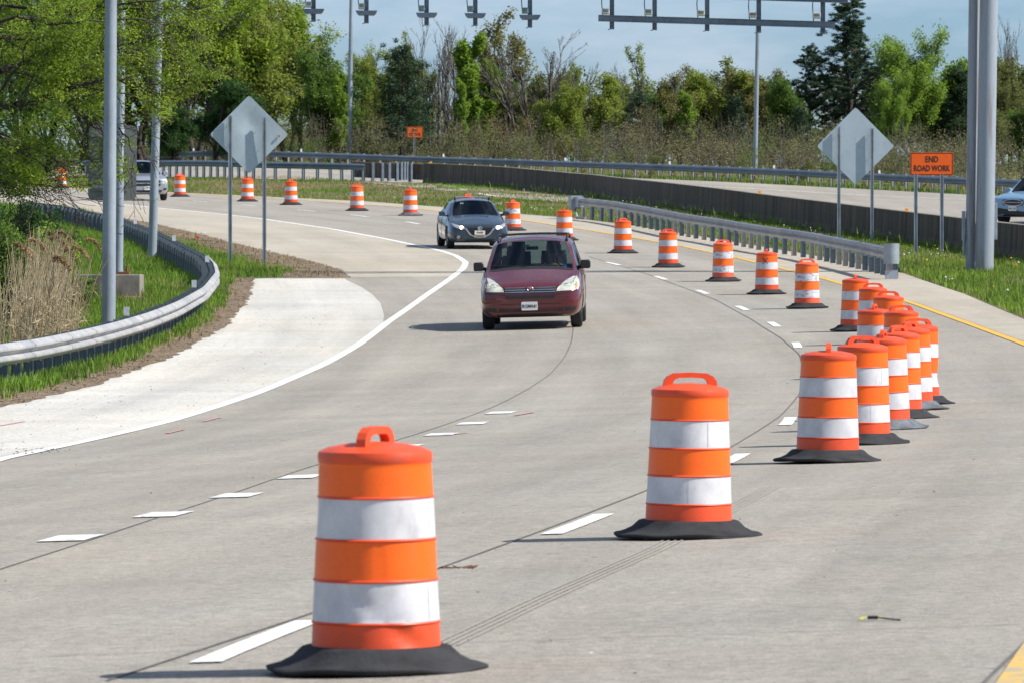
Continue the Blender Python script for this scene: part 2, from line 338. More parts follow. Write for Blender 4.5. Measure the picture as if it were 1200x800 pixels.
# concrete pavement material: slab tone, wheel paths along the lanes, grooves, speckle
def concrete(name, base, path=.88, speck=.10, warm=(1.03,1.0,.95)):
    m = bpy.data.materials.new(name); m.use_nodes = True; nt = m.node_tree; L = nt.links; b = nt.nodes['Principled BSDF']
    b.inputs['Roughness'].default_value = .85; b.inputs['Specular IOR Level'].default_value = .3
    uv = N(nt, 'ShaderNodeUVMap'); tc = N(nt, 'ShaderNodeTexCoord')
    stain = None
    def noise(src, sc, scale, det=5, lo=.35, hi=.65, t0=0., t1=1.):
        mp = N(nt, 'ShaderNodeMapping'); mp.inputs['Scale'].default_value = sc; L.new(src, mp.inputs[0])
        n = N(nt, 'ShaderNodeTexNoise', Scale=scale, Detail=float(det), Roughness=.62 if det < 8 else .82); L.new(mp.outputs[0], n.inputs['Vector'])
        r = N(nt, 'ShaderNodeMapRange'); 
        for kk, v in (('From Min',lo),('From Max',hi),('To Min',t0),('To Max',t1)): r.inputs[kk].default_value = v
        L.new(n.outputs[0], r.inputs[0]); return r.outputs[0]
    def mul(a, b_):
        x = N(nt, 'ShaderNodeMath', operation='MULTIPLY'); L.new(a, x.inputs[0]); L.new(b_, x.inputs[1]); return x.outputs[0]
    big = noise(uv.outputs[0], (1,.16,1), .55, 5, .3, .7, .86, 1.09)      # long patches
    lane = noise(uv.outputs[0], (1,.02,1), 1.1, 3, .35, .65, path, 1.04)    # wheel paths and drip lines
    cross = noise(uv.outputs[0], (.04,1,1), .6, 4, .35, .65, .94, 1.05)    # slab to slab
    fine = noise(tc.outputs['Object'], (1,1,1), 13, 9, .36, .64, 1-speck*1.7, 1+speck*1.7)
    grain = noise(tc.outputs['Object'], (1,1,1), 75, 2, .33, .67, 1-speck*1.7, 1+speck*1.7)
    tine = noise(tc.outputs['Object'], (.4,9,1), 7, 2, .3, .7, .97, 1.03)
    spot = noise(tc.outputs['Object'], (1,1,1), 5, 2, .69, .72, 1., .75)
    v = mul(mul(mul(big, lane), mul(cross, fine)), mul(mul(grain, spot), tine))
    mx = N(nt, 'ShaderNodeMix', data_type='RGBA'); L.new(noise(uv.outputs[0], (1,.2,1), .35, 4), mx.inputs['Factor'])
    mx.inputs['A'].default_value = (*[base[i]*(1,1,1)[i] for i in range(3)], 1); mx.inputs['B'].default_value = (*[base[i]*warm[i] for i in range(3)], 1)
    sc = N(nt, 'ShaderNodeVectorMath', operation='SCALE'); L.new(mx.outputs['Result'], sc.inputs[0]); L.new(v, sc.inputs['Scale'])
    L.new(sc.outputs[0], b.inputs['Base Color'])
    bp = N(nt, 'ShaderNodeBump', Strength=.35, Distance=.006); L.new(grain, bp.inputs['Height']); L.new(bp.outputs[0], b.inputs['Normal'])
    return m
M['concrete'] = concrete('tined_concrete', (.305,.285,.25), path=.88, speck=.17)
M['apron'] = concrete('bleached_concrete', (.51,.495,.46), path=.88, speck=.17)
M['shoulder'] = concrete('pale_shoulder_concrete', (.385,.35,.29), path=.96)
# ---- the ground sheet
gx = np.concatenate([np.linspace(-900,-80,24)[:-1], np.linspace(-80,-24,57)[:-1], np.arange(-24,24,.4), np.linspace(24,80,57), np.linspace(80,900,24)[1:]])
gy = np.concatenate([np.linspace(-60,10,20)[:-1], np.arange(10,130,.6), np.arange(130,345,.9), np.linspace(345,480,70)[1:], np.linspace(480,2500,40)[1:]])
GX, GY = np.meshgrid(gx, gy)
GZ = ground(GX, GY)
def inside_main(X, Y, m=.2): return (X > road_left(Y)+m) & (X < fR(Y)-m) & (Y < 690)
# opposing carriageway: between the barrier wall and the far guardrail
WALL_px = [(1200,304),(1100,290),(1000,275.5),(900,261),(800,246),(700,231.5),(600,221),(500,215)]
WALLc = [Vector((21.5,105)), Vector((17.6,135))]+[Vector((p.x,p.y)) for p in curve(WALL_px)]
MEDL = [Vector((p.x,p.y)) for p in curve([(430,213),(300,211),(190,208),(90,206)])]
FAR_px = [(1200,231),(1100,226),(1000,221),(900,215.5),(800,211),(700,207),(600,203),(500,199.5),(350,194),(200,190.5),(100,188)]
FARc = [Vector((p.x,p.y)) for p in curve(FAR_px)]
fd = (FARc[0]-FARc[2]).normalized()
oppA = smoothpoly([Vector((34,55)), Vector((26,85))]+WALLc+MEDL+[Vector((-30,312)),Vector((-60,345)),Vector((-120,400))], 1.5, 9)
oppB = smoothpoly([FARc[0]+fd*140, FARc[0]+fd*60]+FARc+[Vector((-40,350)),Vector((-75,385)),Vector((-130,450))], 1.5, 9)
def resamp(Q, n):
    d = np.r_[0, np.cumsum(np.hypot(*np.diff(Q, axis=0).T))]; t = np.linspace(0, d[-1], n)
    return np.stack([np.interp(t, d, Q[:,i]) for i in (0,1)], 1)
nA = 260
oppA, oppB = resamp(oppA, nA), resamp(oppB, nA)
dd = oppB-oppA; dl = np.hypot(dd[:,0], dd[:,1])[:,None]; dn = dd/dl
A2, B2 = oppA+dn*.35, oppB-dn*1.6
def inpoly(X, Y, P):
    r = np.zeros(X.shape, bool); j = len(P)-1
    for i in range(len(P)):
        xi, yi = P[i]; xj, yj = P[j]
        c = ((yi > Y) != (yj > Y)) & (X < (xj-xi)*(Y-yi)/(yj-yi+1e-12)+xi); r ^= c; j = i
    return r
oppPoly = np.concatenate([(A2+dn*.3)[::2], (B2-dn*.3)[::-2]])
onroad = inside_main(GX, GY) | inpoly(GX, GY, oppPoly)
rs = np.random.RandomState(3)
def vnoise(X, Y, s, seed):
    r = np.random.RandomState(seed); v = 0
    for k in range(5):
        a, b, p = r.uniform(-1,1)*2*PI/s, r.uniform(-1,1)*2*PI/s, r.uniform(0, 6.28); v = v+np.sin(a*X+b*Y+p)
    return v/5
bumps = .05*vnoise(GX, GY, 5, 1)+.03*vnoise(GX, GY, 1.7, 2)
near_road = inside_main(GX, GY, -1.2) | inpoly(GX, GY, np.concatenate([(A2-dn*.8)[::2], (B2+dn*.8)[::-2]]))
GZ = GZ + np.where(near_road, 0, bumps) - np.where(onroad, .07, 0.0)
mean_h = GZ
m = bpy.data.materials.new('roadside_grass_and_soil'); m.use_nodes = True; nt = m.node_tree; L = nt.links; b = nt.nodes['Principled BSDF']
b.inputs['Roughness'].default_value = .9; b.inputs['Specular IOR Level'].default_value = .15
tc = N(nt, 'ShaderNodeTexCoord')
n1 = N(nt, 'ShaderNodeTexNoise', Scale=.22, Detail=7.0, Roughness=.65); L.new(tc.outputs['Object'], n1.inputs['Vector'])
r1 = N(nt, 'ShaderNodeValToRGB'); L.new(n1.outputs[0], r1.inputs[0])
cr = r1.color_ramp; cr.elements[0].position = .36; cr.elements[0].color = (.17,.12,.065,1); cr.elements[1].position = .62; cr.elements[1].color = (.055,.11,.022,1)
e = cr.elements.new(.46); e.color = (.13,.13,.045,1)
n2 = N(nt, 'ShaderNodeTexNoise', Scale=9.0, Detail=5.0); L.new(tc.outputs['Object'], n2.inputs['Vector'])
r2 = N(nt, 'ShaderNodeMapRange'); r2.inputs['From Min'].default_value = .3; r2.inputs['From Max'].default_value = .7; r2.inputs['To Min'].default_value = .6; r2.inputs['To Max'].default_value = 1.3
L.new(n2.outputs[0], r2.inputs[0]); sc = N(nt, 'ShaderNodeVectorMath', operation='SCALE'); L.new(r1.outputs[0], sc.inputs[0]); L.new(r2.outputs[0], sc.inputs['Scale'])
L.new(sc.outputs[0], b.inputs['Base Color']); bp = N(nt, 'ShaderNodeBump', Strength=.6, Distance=.05); L.new(n2.outputs[0], bp.inputs['Height']); L.new(bp.outputs[0], b.inputs['Normal'])
M['soil'] = m
nyy, nxx = GX.shape; V = np.stack([GX, GY, GZ], -1).reshape(-1,3)
i, j = np.meshgrid(np.arange(nyy-1), np.arange(nxx-1), indexing='ij'); q = (i*nxx+j).ravel()
tag(mobj('ground', fastmesh('ground', V, np.stack([q,q+1,q+nxx+1,q+nxx],1)), M['soil'], smooth=True), kind='structure')
def gsurf(X, Y):
    return ground(X, Y)
# ---- pavements
ys_all = np.unique(np.concatenate([np.linspace(-60,16,30), np.arange(16,ysplit,1.0), [ysplit-.01], np.arange(ysplit,345,1.2), np.linspace(345,690,80)]))
road = sheet_between('road', road_left, fR, ys_all, 30, M['concrete'], 0.0)
n = 14; t = np.linspace(0,1,n+1)[None,:,None]; G = A2[:,None]*(1-t)+B2[:,None]*t
Vz = ground(G[...,0], G[...,1])+.01; V = np.concatenate([G, Vz[...,None]], -1).reshape(-1,3)
i, j = np.meshgrid(np.arange(nA-1), np.arange(n), indexing='ij'); q = (i*(n+1)+j).ravel()
uvo = np.stack([np.tile(np.linspace(0,12,n+1), nA), np.repeat(np.arange(nA)*1.5, n+1)], 1)
opp = tag(mobj('opposing_road', fastmesh('opposing_road', V, np.stack([q,q+n+1,q+n+2,q+1],1), uvo), M['concrete'], smooth=True), kind='structure')
for fr, w, mm, nm in ((.035,.16,'yellow','yellow_edge_line'),(.30,.14,'white','white_lane_line'),(.86,.16,'white','white_edge_line')):
    P = A2*(1-fr)+B2*fr; strip(nm, [Vector(p) for p in P], w, M[mm], .016, opp, 1.5, 5)
# bleached apron in front of the gore, and the paler shoulders
_ap = byY([Vector((9,20))]+[Vector(hit(a, b_).xy) for a, b_ in ((441,398),(448,384),(450,370),(446,356),(436,345),(422,336),(404,327.5))])
_ay = hit(441,398).y
def apron_right(Y): return np.where(np.asarray(Y) > _ay, np.minimum(_ap(Y), fWL(Y)), fWL(Y))
ysA = np.unique(np.r_[np.arange(20, _ay, 1.0), np.arange(_ay, ysplit-.2, .4)])
tag(sheet_between('gore_apron', lambda Y: road_left(Y)+.01, apron_right, ysA, 10, M['apron'], .004, None), kind='structure')
ysD = np.arange(45, ysplit+.01, .35)
tag(sheet_between('soil_strip', lambda Y: road_left(Y)-.55-.35*vnoise(0,Y,3.1,61)-.25*vnoise(0,Y,.9,62), lambda Y: road_left(Y)+.10+.12*vnoise(0,Y,1.3,63), ysD, 4, M['dirt'], .007, None), kind='structure')
ysD = np.arange(ysplit+.02, 222, .35)
tag(sheet_between('gore_soil', lambda Y: fLF(Y)-(1.0+.5*vnoise(0,Y,6,64)+.5*vnoise(0,Y,1.3,65))-.9*(1-sst(ysplit,ysplit+6,Y)), lambda Y: fLF(Y)+.08+.10*vnoise(0,Y,1.6,66), ysD, 6, M['dirt'], .007, None), kind='structure')
ysS = np.arange(ysplit+.2, 345, 1.2)
tag(sheet_between('left_shoulder', lambda Y: road_left(Y)+.01, lambda Y: fWL(Y), ysS, 6, M['shoulder'], .004, None), kind='structure')
ysR = np.concatenate([np.linspace(-60,16,20), np.arange(16,345,1.2)])
tag(sheet_between('right_shoulder', lambda Y: fYL(Y)+.1, lambda Y: fR(Y)-.01, ysR, 5, M['shoulder'], .004, None), kind='structure')
# ---- markings (parts of the road)
wq = smoothpoly(WL, .7, 5)
strip('white_edge_line', WL, .165, M['white'], .009, road, .6, 5)
strip('yellow_edge_line', [p for p in YL if p.y > 55], .15, M['yellow'], .009, road, .7, 7)
strip('yellow_edge_line', [Vector((.9,15)),Vector((2.25,25.4)),Vector((4.05,38)),Vector((6.1,55))], .10, M['yellow_worn'], .009, road, .5, 1)
DASH = [((213,778),(367,728)),((640,628),(720,601)),((857,541),(868,535)),((915,499),(938,488)),((929,407),(943,402)),((901,383),(916,378)),((862,364),(879,359)),((816,345),(832,340.5)),((765,328.5),(785,324)),((712,312),(731,307)),((560,281),(580,286)),((478,260.5),(495,263)),((414,252.3),(431,254.6)),((350,246.3),(366,248.5)),((284,240.5),(299,242)),((228,236),(242,237.3))]
def sub(P, y0, y1):
    f = byY([Vector(p) for p in P]); ys = np.linspace(y0, y1, 6); return [Vector((float(f(y)), y)) for y in ys]
# the skip line's plan curve runs through the middles of the dashes; the dashes are 3 m long on it, 12.2 m apart
mids = [(hit(*a)+hit(*b_))/2 for a, b_ in DASH]
skip = smoothpoly([Vector((-2.9,8))]+sorted([Vector((p.x,p.y)) for p in mids], key=lambda v: v.y)+[Vector((-27,300)),Vector((-59,450))], 1.0, 9)
for a, b_ in DASH:
    p, q_ = hit(*a), hit(*b_); c = (p.y+q_.y)/2
    strip('lane_dash', sub(skip, c-1.5, c+1.5), .14, M['white'], .008, road, .5, 1)
DOT = [((31,634),(126,628)),((155,606),(228,600)),((246,584),(312,577)),((327,561.5),(375,556)),((398,541),(450,536)),((452,525),(495,520)),((495,511),(540,507)),((532,498),(575,494)),((563,486),(607,481))]
dm = [(hit(*a)+hit(*b_))/2 for a, b_ in DOT]
dotc = smoothpoly([Vector((-4.4,16))]+sorted([Vector((p.x,p.y)) for p in dm], key=lambda v: v.y)+[Vector((1.2,84))], 1.0, 5)
for p in dm: strip('dotted_dash', sub(dotc, p.y-.45, p.y+.45), .31, M['white_worn'], .008, road, .3, 1)
def seal(px, w=.018, near=[], far=[], k=7):
    P = near+[Vector((p.x,p.y)) for p in curve(px)]+far
    strip('joint_sealant', P, w, M['seal'], .005, road, .5, k)
seal([(125,798),(210,770),(368,718),(520,664),(640,620),(760,574),(860,522),(915,487),(937,462),(944,440),(937,415),(915,396),(880,374),(840,352),(800,337),(760,322),(730,313),(690,301)], .02)
seal([(0,667),(90,638),(180,608),(270,579),(350,551),(450,520),(580,476),(620,455),(645,438),(662,418),(670,400),(672,384),(668,370)], .015)
seal([(1168,786),(1199,757)], .02, near=[Vector((1.1,18))], far=[Vector((3.7,36))], k=1)
yc = 26.0
while yc < 270:                                          # sawn transverse joints
    a, b_ = float(fWL(yc)), float(fYL(yc)); strip('sawn_joint', [Vector((a, yc)), Vector(((a+b_)/2, yc+.15)), Vector((b_, yc+.3))], .011, M['seal'], .0045, road, 1, 1); yc += 9.2 if yc < 120 else 14
# tread marks beyond the nearest drum
for dx_ in (-.06,-.02,.02,.06):
    P = [hit(520,757), hit(640,700), hit(770,643), hit(905,570)]
    strip('tyre_mark', [Vector((p.x+dx_,p.y)) for p in P], .014, M['tyre_mark'], .0048, road, .5, 3)
for (a,b_) in (((0,499),(28,494)),((195,508),(215,503)),((238,494),(258,489)),((603,487),(625,483)),((520,510),(548,507))):
    strip('red_survey_mark', [Vector(hit(*a).xy), Vector(hit(*b_).xy)], .06, M['red_paint'], .0085, road, .2, 1)
# ------------------------------------------------------------------ traffic drums
def drum_proto(seed, body_m, handle_m, dent=0.0, creases=()):
    """returns the meshes of a drum: tiered body, handle, rubber base. Materials: plastic, orange sheeting, white sheeting"""
    r = random.Random(seed); b = MB(); prof = []; mids = []
    def p(rr, z, mi): prof.append((rr, z)); mids.append(mi)
    R = lambda z: .272-.036*(z-.09)/.84
    p(0,.06,0); p(.272,.06,0); p(.275,.085,0); p(.272,.095,0); p(R(.205),.205,0); p(R(.214)+.006,.212,0); p(R(.22)+.001,.219,2)
    p(R(.3),.30,2); p(R(.384)+.0,.384,0); p(R(.39)+.007,.391,0); p(R(.40)+.0,.399,1); p(R(.47),.47,1); p(R(.555),.556,0); p(R(.56)+.007,.562,0); p(R(.57),.569,2)
    p(R(.65),.65,2); p(R(.733),.734,0); p(R(.74)+.006,.740,0); p(R(.745),.747,1); p(R(.82),.82,1); p(R(.88),.882,0); p(R(.885)+.004,.889,0); p(.243,.915,0); p(.239,.930,0); p(.20,.948,0); p(.12,.964,0); p(0,.972,0)
    P2, M2 = [], []
    for i in range(len(prof)-1):
        (r0_, z0_), (r1_, z1_) = prof[i], prof[i+1]; q = 4 if abs(z1_-z0_) > .05 else 1
        for j in range(q): t_ = j/q; P2.append((r0_*(1-t_)+r1_*t_, z0_*(1-t_)+z1_*t_)); M2.append(mids[i])
    prof, mids = P2+[prof[-1]], M2+[0]
    ph = [(r.uniform(0,6.28), r.uniform(.25,.9), r.uniform(.10,.20), r.uniform(.4,1)) for _ in range(4)]
    def rough(q, t):
        x, y, z = q; k = 1.0
        for (a, zz, w, s) in ph:
            da = math.atan2(math.sin(t-a), math.cos(t-a)); k -= dent*s*math.exp(-(da/.5)**2-((z-zz)/w)**2)
        for (a, zz, wa, wz, dp, sl) in creases:
            da = math.atan2(math.sin(t-a), math.cos(t-a))-sl*(z-zz); k -= dp*math.exp(-abs(da/wa)**1.3-((z-zz)/wz)**2)
        k += .004*math.sin(3*t+seed)*min(1, z/.5)
        return (x*k, y*k, z)
    b.lathe(prof, 72, mids=mids, rough=rough)
    if dent > .02:                                       # a crease pressed into the lower tier
        pass
    # lengthwise seam of the sheeting
    for z0, z1 in ((.225,.38),(.575,.73)):
        a = r.uniform(-1.9,-1.2); m0 = b.m; b.m = 3
        for zz in (0,):
            vs = []
            for aa in (a-.007, a+.007):
                for z in (z0, z1): vs.append(((R(z)+.002)*math.cos(aa), (R(z)+.002)*math.sin(aa), z))
            if dent < .05: b.add(vs, [(0,2,3,1)])
        b.m = m0
    body = b.mesh('body', body_m, smooth=32)
    h = MB(); path = [(-.170,.955),(-.165,.985),(-.145,1.012),(-.105,1.032),(0,1.037),(.105,1.032),(.145,1.012),(.165,.985),(.170,.955)]
    inn = [(-.112,.955),(-.108,.978),(-.095,.994),(-.070,1.002),(0,1.004),(.070,1.002),(.095,.994),(.108,.978),(.112,.955)]
    for i in range(len(path)-1):
        o0, o1, i0, i1 = path[i], path[i+1], inn[i], inn[i+1]; w = .021
        vs = [(x, y, z) for y in (-w, w) for x, z in (o0, o1, i1, i0)]
        fs = [(0,1,2,3),(7,6,5,4),(0,4,5,1),(3,2,6,7)]
        if i == 0: fs.append((0,3,7,4))
        if i == len(path)-2: fs.append((1,5,6,2))
        h.add(vs, fs)
    hm = h.mesh('handle', handle_m, smooth=40)
    return body, hm
def base_mesh(seed, m_):
    r = random.Random(seed); b = MB()
    a1, a2, a3 = r.uniform(0,6.28), r.uniform(0,6.28), r.uniform(0,6.28)
    def rough(q, t):
        x, y, z = q; rr = math.hypot(x, y); e = max(0, (rr-.31)/.135)
        k = 1+.02*e*math.sin(2*t+a1)+.012*e*math.sin(5*t+a2)
        return (x*k, y*k, z+e*(.012*max(0, math.sin(2*t+a3))+.004*math.sin(7*t+a1)))
    b.lathe([(.20,.004),(.40,.002),(.435,.004),(.447,.014),(.448,.022),(.442,.028),(.425,.031),(.39,.042),(.345,.066),(.318,.092),(.305,.104),(.29,.108),(.2,.108)], 48, rough=rough)
    return b.mesh('rubber_base', m_, smooth=35)
VAR = []
sets = [([M['plastic'],M['sheet_o'],M['sheet_w'],M['seam']],M['plastic'],.0),([M['plastic'],M['sheet_o'],M['sheet_w'],M['seam']],M['plastic'],.042),
        ([M['plastic_d'],M['sheet_od'],M['sheet_s'],M['seam']],M['plastic_d'],.02),([M['plastic'],M['sheet_o'],M['sheet_w'],M['seam']],M['plastic'],.075)]
for k, (bm_, hm_, dn_) in enumerate(sets): VAR.append(drum_proto(k*7+1, bm_, hm_, dn_))
_f = -PI/2-1.22
VAR.append(drum_proto(71, sets[0][0], sets[0][1], .02, [(_f+.12,.30,.10,.07,.045,3.2),(_f-.28,.31,.16,.05,.035,-4.5),(_f+.55,.15,.22,.06,.07,-5.0),(_f-.55,.13,.3,.035,.03,2),(_f+.10,.47,.05,.09,.02,0)]))
BASES = [base_mesh(k, M['rubber'] if k != 2 else M['rubber_grey']) for k in range(3)]
def drum(px, py, hz, var, base, label, lean=0, stack=False):
    p = hit(px, py); e = empty('traffic_drum', p, hz, label, 'traffic drum', 'orange and white drums closing the right side of the road')
    e.rotation_euler = (math.sin(px*7)*.008, lean+math.sin(px*3)*.010, 0)
    for nm, me, rz in (('body', VAR[var][0], hz), ('handle', VAR[var][1], hz), ('rubber_base', BASES[base], hz*1.7)):
        o = link(bpy.data.objects.new(nm, me), e); o.rotation_euler = (0,0,rz)
        if nm != 'rubber_base': o.scale = (.975,.975,.968)
    if stack:
        o = link(bpy.data.objects.new('rubber_base', BASES[(base+1)%2]), e); o.location = (.02,.01,-.0); o.rotation_euler = (0,0,1); o.scale = (.97,.97,.8)
    return e
DRUMS = [
 (441,786,1.22,4,0,'nearest drum, lowest in the photo, creased and blurred, handle turned side on'),
 (807,629,.12,0,1,'second nearest drum standing alone right of centre, broad slotted handle facing the camera'),
 (970,541,1.50,0,1,'front drum of the dense cluster at right, thin upright handle seen edge on'),
 (1010,520,.42,0,0,'drum directly behind the front drum of the cluster, broad handle, black base'),
 (1036,502.6,1.40,0,2,'third drum from the front of the cluster, with a dusty grey base'),
 (1051.7,490,.95,0,0,'fourth drum from the front of the cluster, handle loop half turned, flat black base'),
 (1066,480,1.0,0,2,'fifth drum from the front of the cluster, mostly hidden, pale grey base'),
 (1075,473.5,.35,3,1,'dented rightmost drum of the cluster with its white bands kinked'),
 (1057,445,.30,0,0,'wide topped drum in mid cluster with a slotted handle just left of the yellow line'),
 (1025.6,442,1.38,0,0,'drum in mid cluster with an edge on handle, left of the wide slotted one'),
 (1041,418,.20,1,0,'drum near the back of the cluster whose domed top shows above the others'),
 (1023,403,.10,0,1,'second drum from the back of the cluster, only top and one white band showing'),
 (1002,388,1.55,0,0,'rearmost drum of the cluster, all four bands visible, standing at its left end'),
 (946,361.5,.10,2,0,'drum with smudged scuffed white bands just left of the cluster'),
 (898.5,345,1.52,0,0,'drum with a dark painted cross on its upper orange and white bands'),
 (847.5,330,.25,2,0,'drum with a dirty top between the crossed drum and the pair behind the minivan'),
 (783,313.5,.35,0,0,'drum in the open row, second to the right of the maroon minivan'),
 (730,297,.8,0,0,'drum in the open row, beyond and just right of the maroon minivan mirror'),
 (661.5,282,1.5,0,1,'drum half hidden behind the maroon minivan roof at its right'),
 (601,270.5,1.2,2,1,'drum beside the right mirror of the blue grey hatchback'),
 (548,262.2,.9,1,0,'drum whose orange top alone shows above the roof of the blue grey hatchback'),
 (481,253,1.35,0,2,'drum left of the blue grey hatchback, standing on a pale edged base'),
 (418.5,247.5,.2,2,0,'far drum midway between the diamond sign and the blue grey hatchback'),
 (341,240.5,1.1,0,0,'far drum just right of the left diamond sign posts'),
 (290,236.5,.1,0,0,'far drum seen between the two posts of the left diamond sign'),
 (211,231,.5,0,0,'far drum right of the silver car, before the diamond sign'),
 (72,221,.7,3,0,'farthest drum at the left, partly behind green leaves')]
for (a,b_,hz,v,bs,lab) in DRUMS:
    e = drum(a,b_,hz,v,bs,lab,stack=(a in (807,72)))
    if a == 898.5:
        cm = MB()
        for s in (1,-1):
            c = [(-.055*s, .80), (.055*s, .67)]
            n_ = 5
            for k in range(n_):
                t0, t1 = k/n_, (k+1)/n_; w = .011
                x0, z0 = c[0][0]*(1-t0)+c[1][0]*t0, c[0][1]*(1-t0)+c[1][1]*t0; x1, z1 = c[0][0]*(1-t1)+c[1][0]*t1, c[0][1]*(1-t1)+c[1][1]*t1
                f = lambda x, z: (x-.045, -math.sqrt(max(0,(.272-.036*(z-.09)/.84+.005+.001*s)**2-(x-.045)**2)), z)
                cm.add([f(x0-w,z0),f(x0+w,z0),f(x1+w,z1),f(x1-w,z1)], [(0,1,2,3)])
        cm.build('painted_cross', mat('dark_blue_paint',(.02,.03,.10),rough=.5), e)
# ------------------------------------------------------------------ guardrails
M['seamrust'] = mat('rusty_splice', (.10,.07,.055), rough=.8, scale=20, col2=(.22,.20,.18))
WB = [(.0,.0),(.018,.010),(.03,.024),(.088,.056),(.098,.080),(.092,.104),(.02,.136),(.012,.1555),(.02,.175),(.092,.207),(.098,.231),(.088,.255),(.03,.287),(.018,.301),(.0,.311)]
def lift(Q, h): return [Vector((p[0], p[1], gz(p[0], p[1])+h)) for p in Q]
def ipost(bx, h, d=.15, w=.10, t=.014, dig=.3):
    bx.box((0, d/2, h/2-dig/2), (w, t, h+dig)); bx.box((0, -d/2, h/2-dig/2), (w, t, h+dig)); bx.box((0, 0, h/2-dig/2), (t, d-t*1.0, h+dig-.004))
def guardrail(label, Q, side, top, spacing, m_rail, m_post, group=None, back_rail=False, refl=0, post_m2=None, scale=1.0, extra_h=0, skip_posts=None, blk=True):
    """Q plan curve of the rail's face line; side=+1: beam bulges to the right of travel, posts stand on the other side"""
    Q = smoothpoly([Vector(p) for p in Q], .8, 5)
    e = empty('guardrail', lift(Q[:1], 0)[0], 0, label, 'guardrail', group); o3 = e.location.copy()
    P = [p-o3 for p in lift(Q, top-.311*scale)]
    mb = MB(); prof = [(side*a*scale, h*scale) for a, h in WB]+[(side*(a-.006)*scale, h*scale) for a, h in reversed(WB)]
    mb.sweep(P, prof, closed=True); mb.build('rail_beam', m_rail, e, smooth=50)
    T = np.gradient(Q, axis=0); T /= np.hypot(T[:,0], T[:,1])[:,None]; Nn = np.stack([T[:,1], -T[:,0]], 1)*side
    dsp = np.r_[0, np.cumsum(np.hypot(*np.diff(Q, axis=0).T))]
    if refl != 9:
        for s0 in np.arange(1.5, dsp[-1]-1, 3.81):
            i = int(np.searchsorted(dsp, s0)); i = min(max(i,1), len(P)-2); u = (P[i+1]-P[i-1]).normalized(); sm = MB()
            pr2 = [(side*(a+.004)*scale, h*scale) for a, h in WB]; sm.sweep([P[i]-u*.012, P[i]+u*.012], pr2+[(a_-side*.003, h_) for a_, h_ in reversed(pr2)], closed=True); sm.build('splice_seam', M['seamrust'], e)
    if back_rail:
        Qb = Q-Nn*.40; Pb = [p-o3 for p in lift(Qb, top-.311)]
        mb = MB(); mb.sweep(Pb, [(-side*a, h) for a, h in WB]+[(-side*(a-.006), h) for a, h in reversed(WB)], closed=True); mb.build('rear_rail_beam', M['rail_blue'], e, smooth=50)
    d = np.r_[0, np.cumsum(np.hypot(*np.diff(Q, axis=0).T))]; n = int(d[-1]/spacing)
    pm = MB(); ipost(pm, top+.0+extra_h, .13, .085); pmesh = pm.mesh('post', m_post); pmesh2 = pm.mesh('post', post_m2) if post_m2 else pmesh
    bb = MB(); bb.box((0,0,0),(.13,.112,.33)); bmesh_ = bb.mesh('blockout', m_post)
    rm = MB(); rm.box((0,0,0),(.012,.10,.15)); rmesh = rm.mesh('reflector', M['whitelitter'])
    r = random.Random(len(label))
    for k in range(n+1):
        s = k*spacing+.1
        if s > d[-1]: break
        x, y = np.interp(s, d, Q[:,0]), np.interp(s, d, Q[:,1]); nx_, ny_ = np.interp(s, d, Nn[:,0]), np.interp(s, d, Nn[:,1])
        a = math.atan2(ny_, nx_)-PI/2; o = .20
        px_, py_ = x-nx_*(o+.075 if back_rail else o), y-ny_*(o+.075 if back_rail else o)
        if back_rail: px_, py_ = x-nx_*.20, y-ny_*.20
        p = link(bpy.data.objects.new('post', pmesh2 if r.random() < .38 else pmesh), e)
        p.location = Vector((px_, py_, gz(px_, py_)-.02))-o3; p.rotation_euler = (r.uniform(-.02,.02), r.uniform(-.015,.015), a)
        if blk:
            q_ = link(bpy.data.objects.new('blockout', bmesh_), p); q_.location = (0,.134,top-.145)
        if refl and k % refl == 1:
            t_ = link(bpy.data.objects.new('reflector', rmesh), p); t_.location = (0,.06,top+.11)
    return e, Q, o3
GL_px = [(-60,410),(0,403),(43,397),(89,388),(126.5,379.6),(172.5,366.7),(207,353.8),(238.6,336.5),(253,319),(250,307.8),(241.5,299),(230,293.4),(201,279),(184,270.4),(143.8,256),(115,250),(72,241),(30,236)]
gl = [Vector((p.x,p.y)) for p in curve(GL_px, .62)]
guardrail('long guardrail curling back round the grass at left, pale beam in front, dark posts behind', gl, 1, .62, 1.12, M['rail'], M['post'], back_rail=False, refl=17)
GR_px = [(676,232),(681,232.5),(715,236),(755,242.5),(800,251),(845,257.5),(890,265),(935,271),(955,274),(1010,284.5),(1044,291.5)]
gr = [Vector((p.x,p.y)) for p in curve(GR_px, .74)]
e, Q, o3 = guardrail('pale median guardrail at right beside the yellow line, square terminal at its far end', gr, 1, .75, 1.5, M['rail'], M['post'], post_m2=M['post_light'], refl=0, scale=.86)
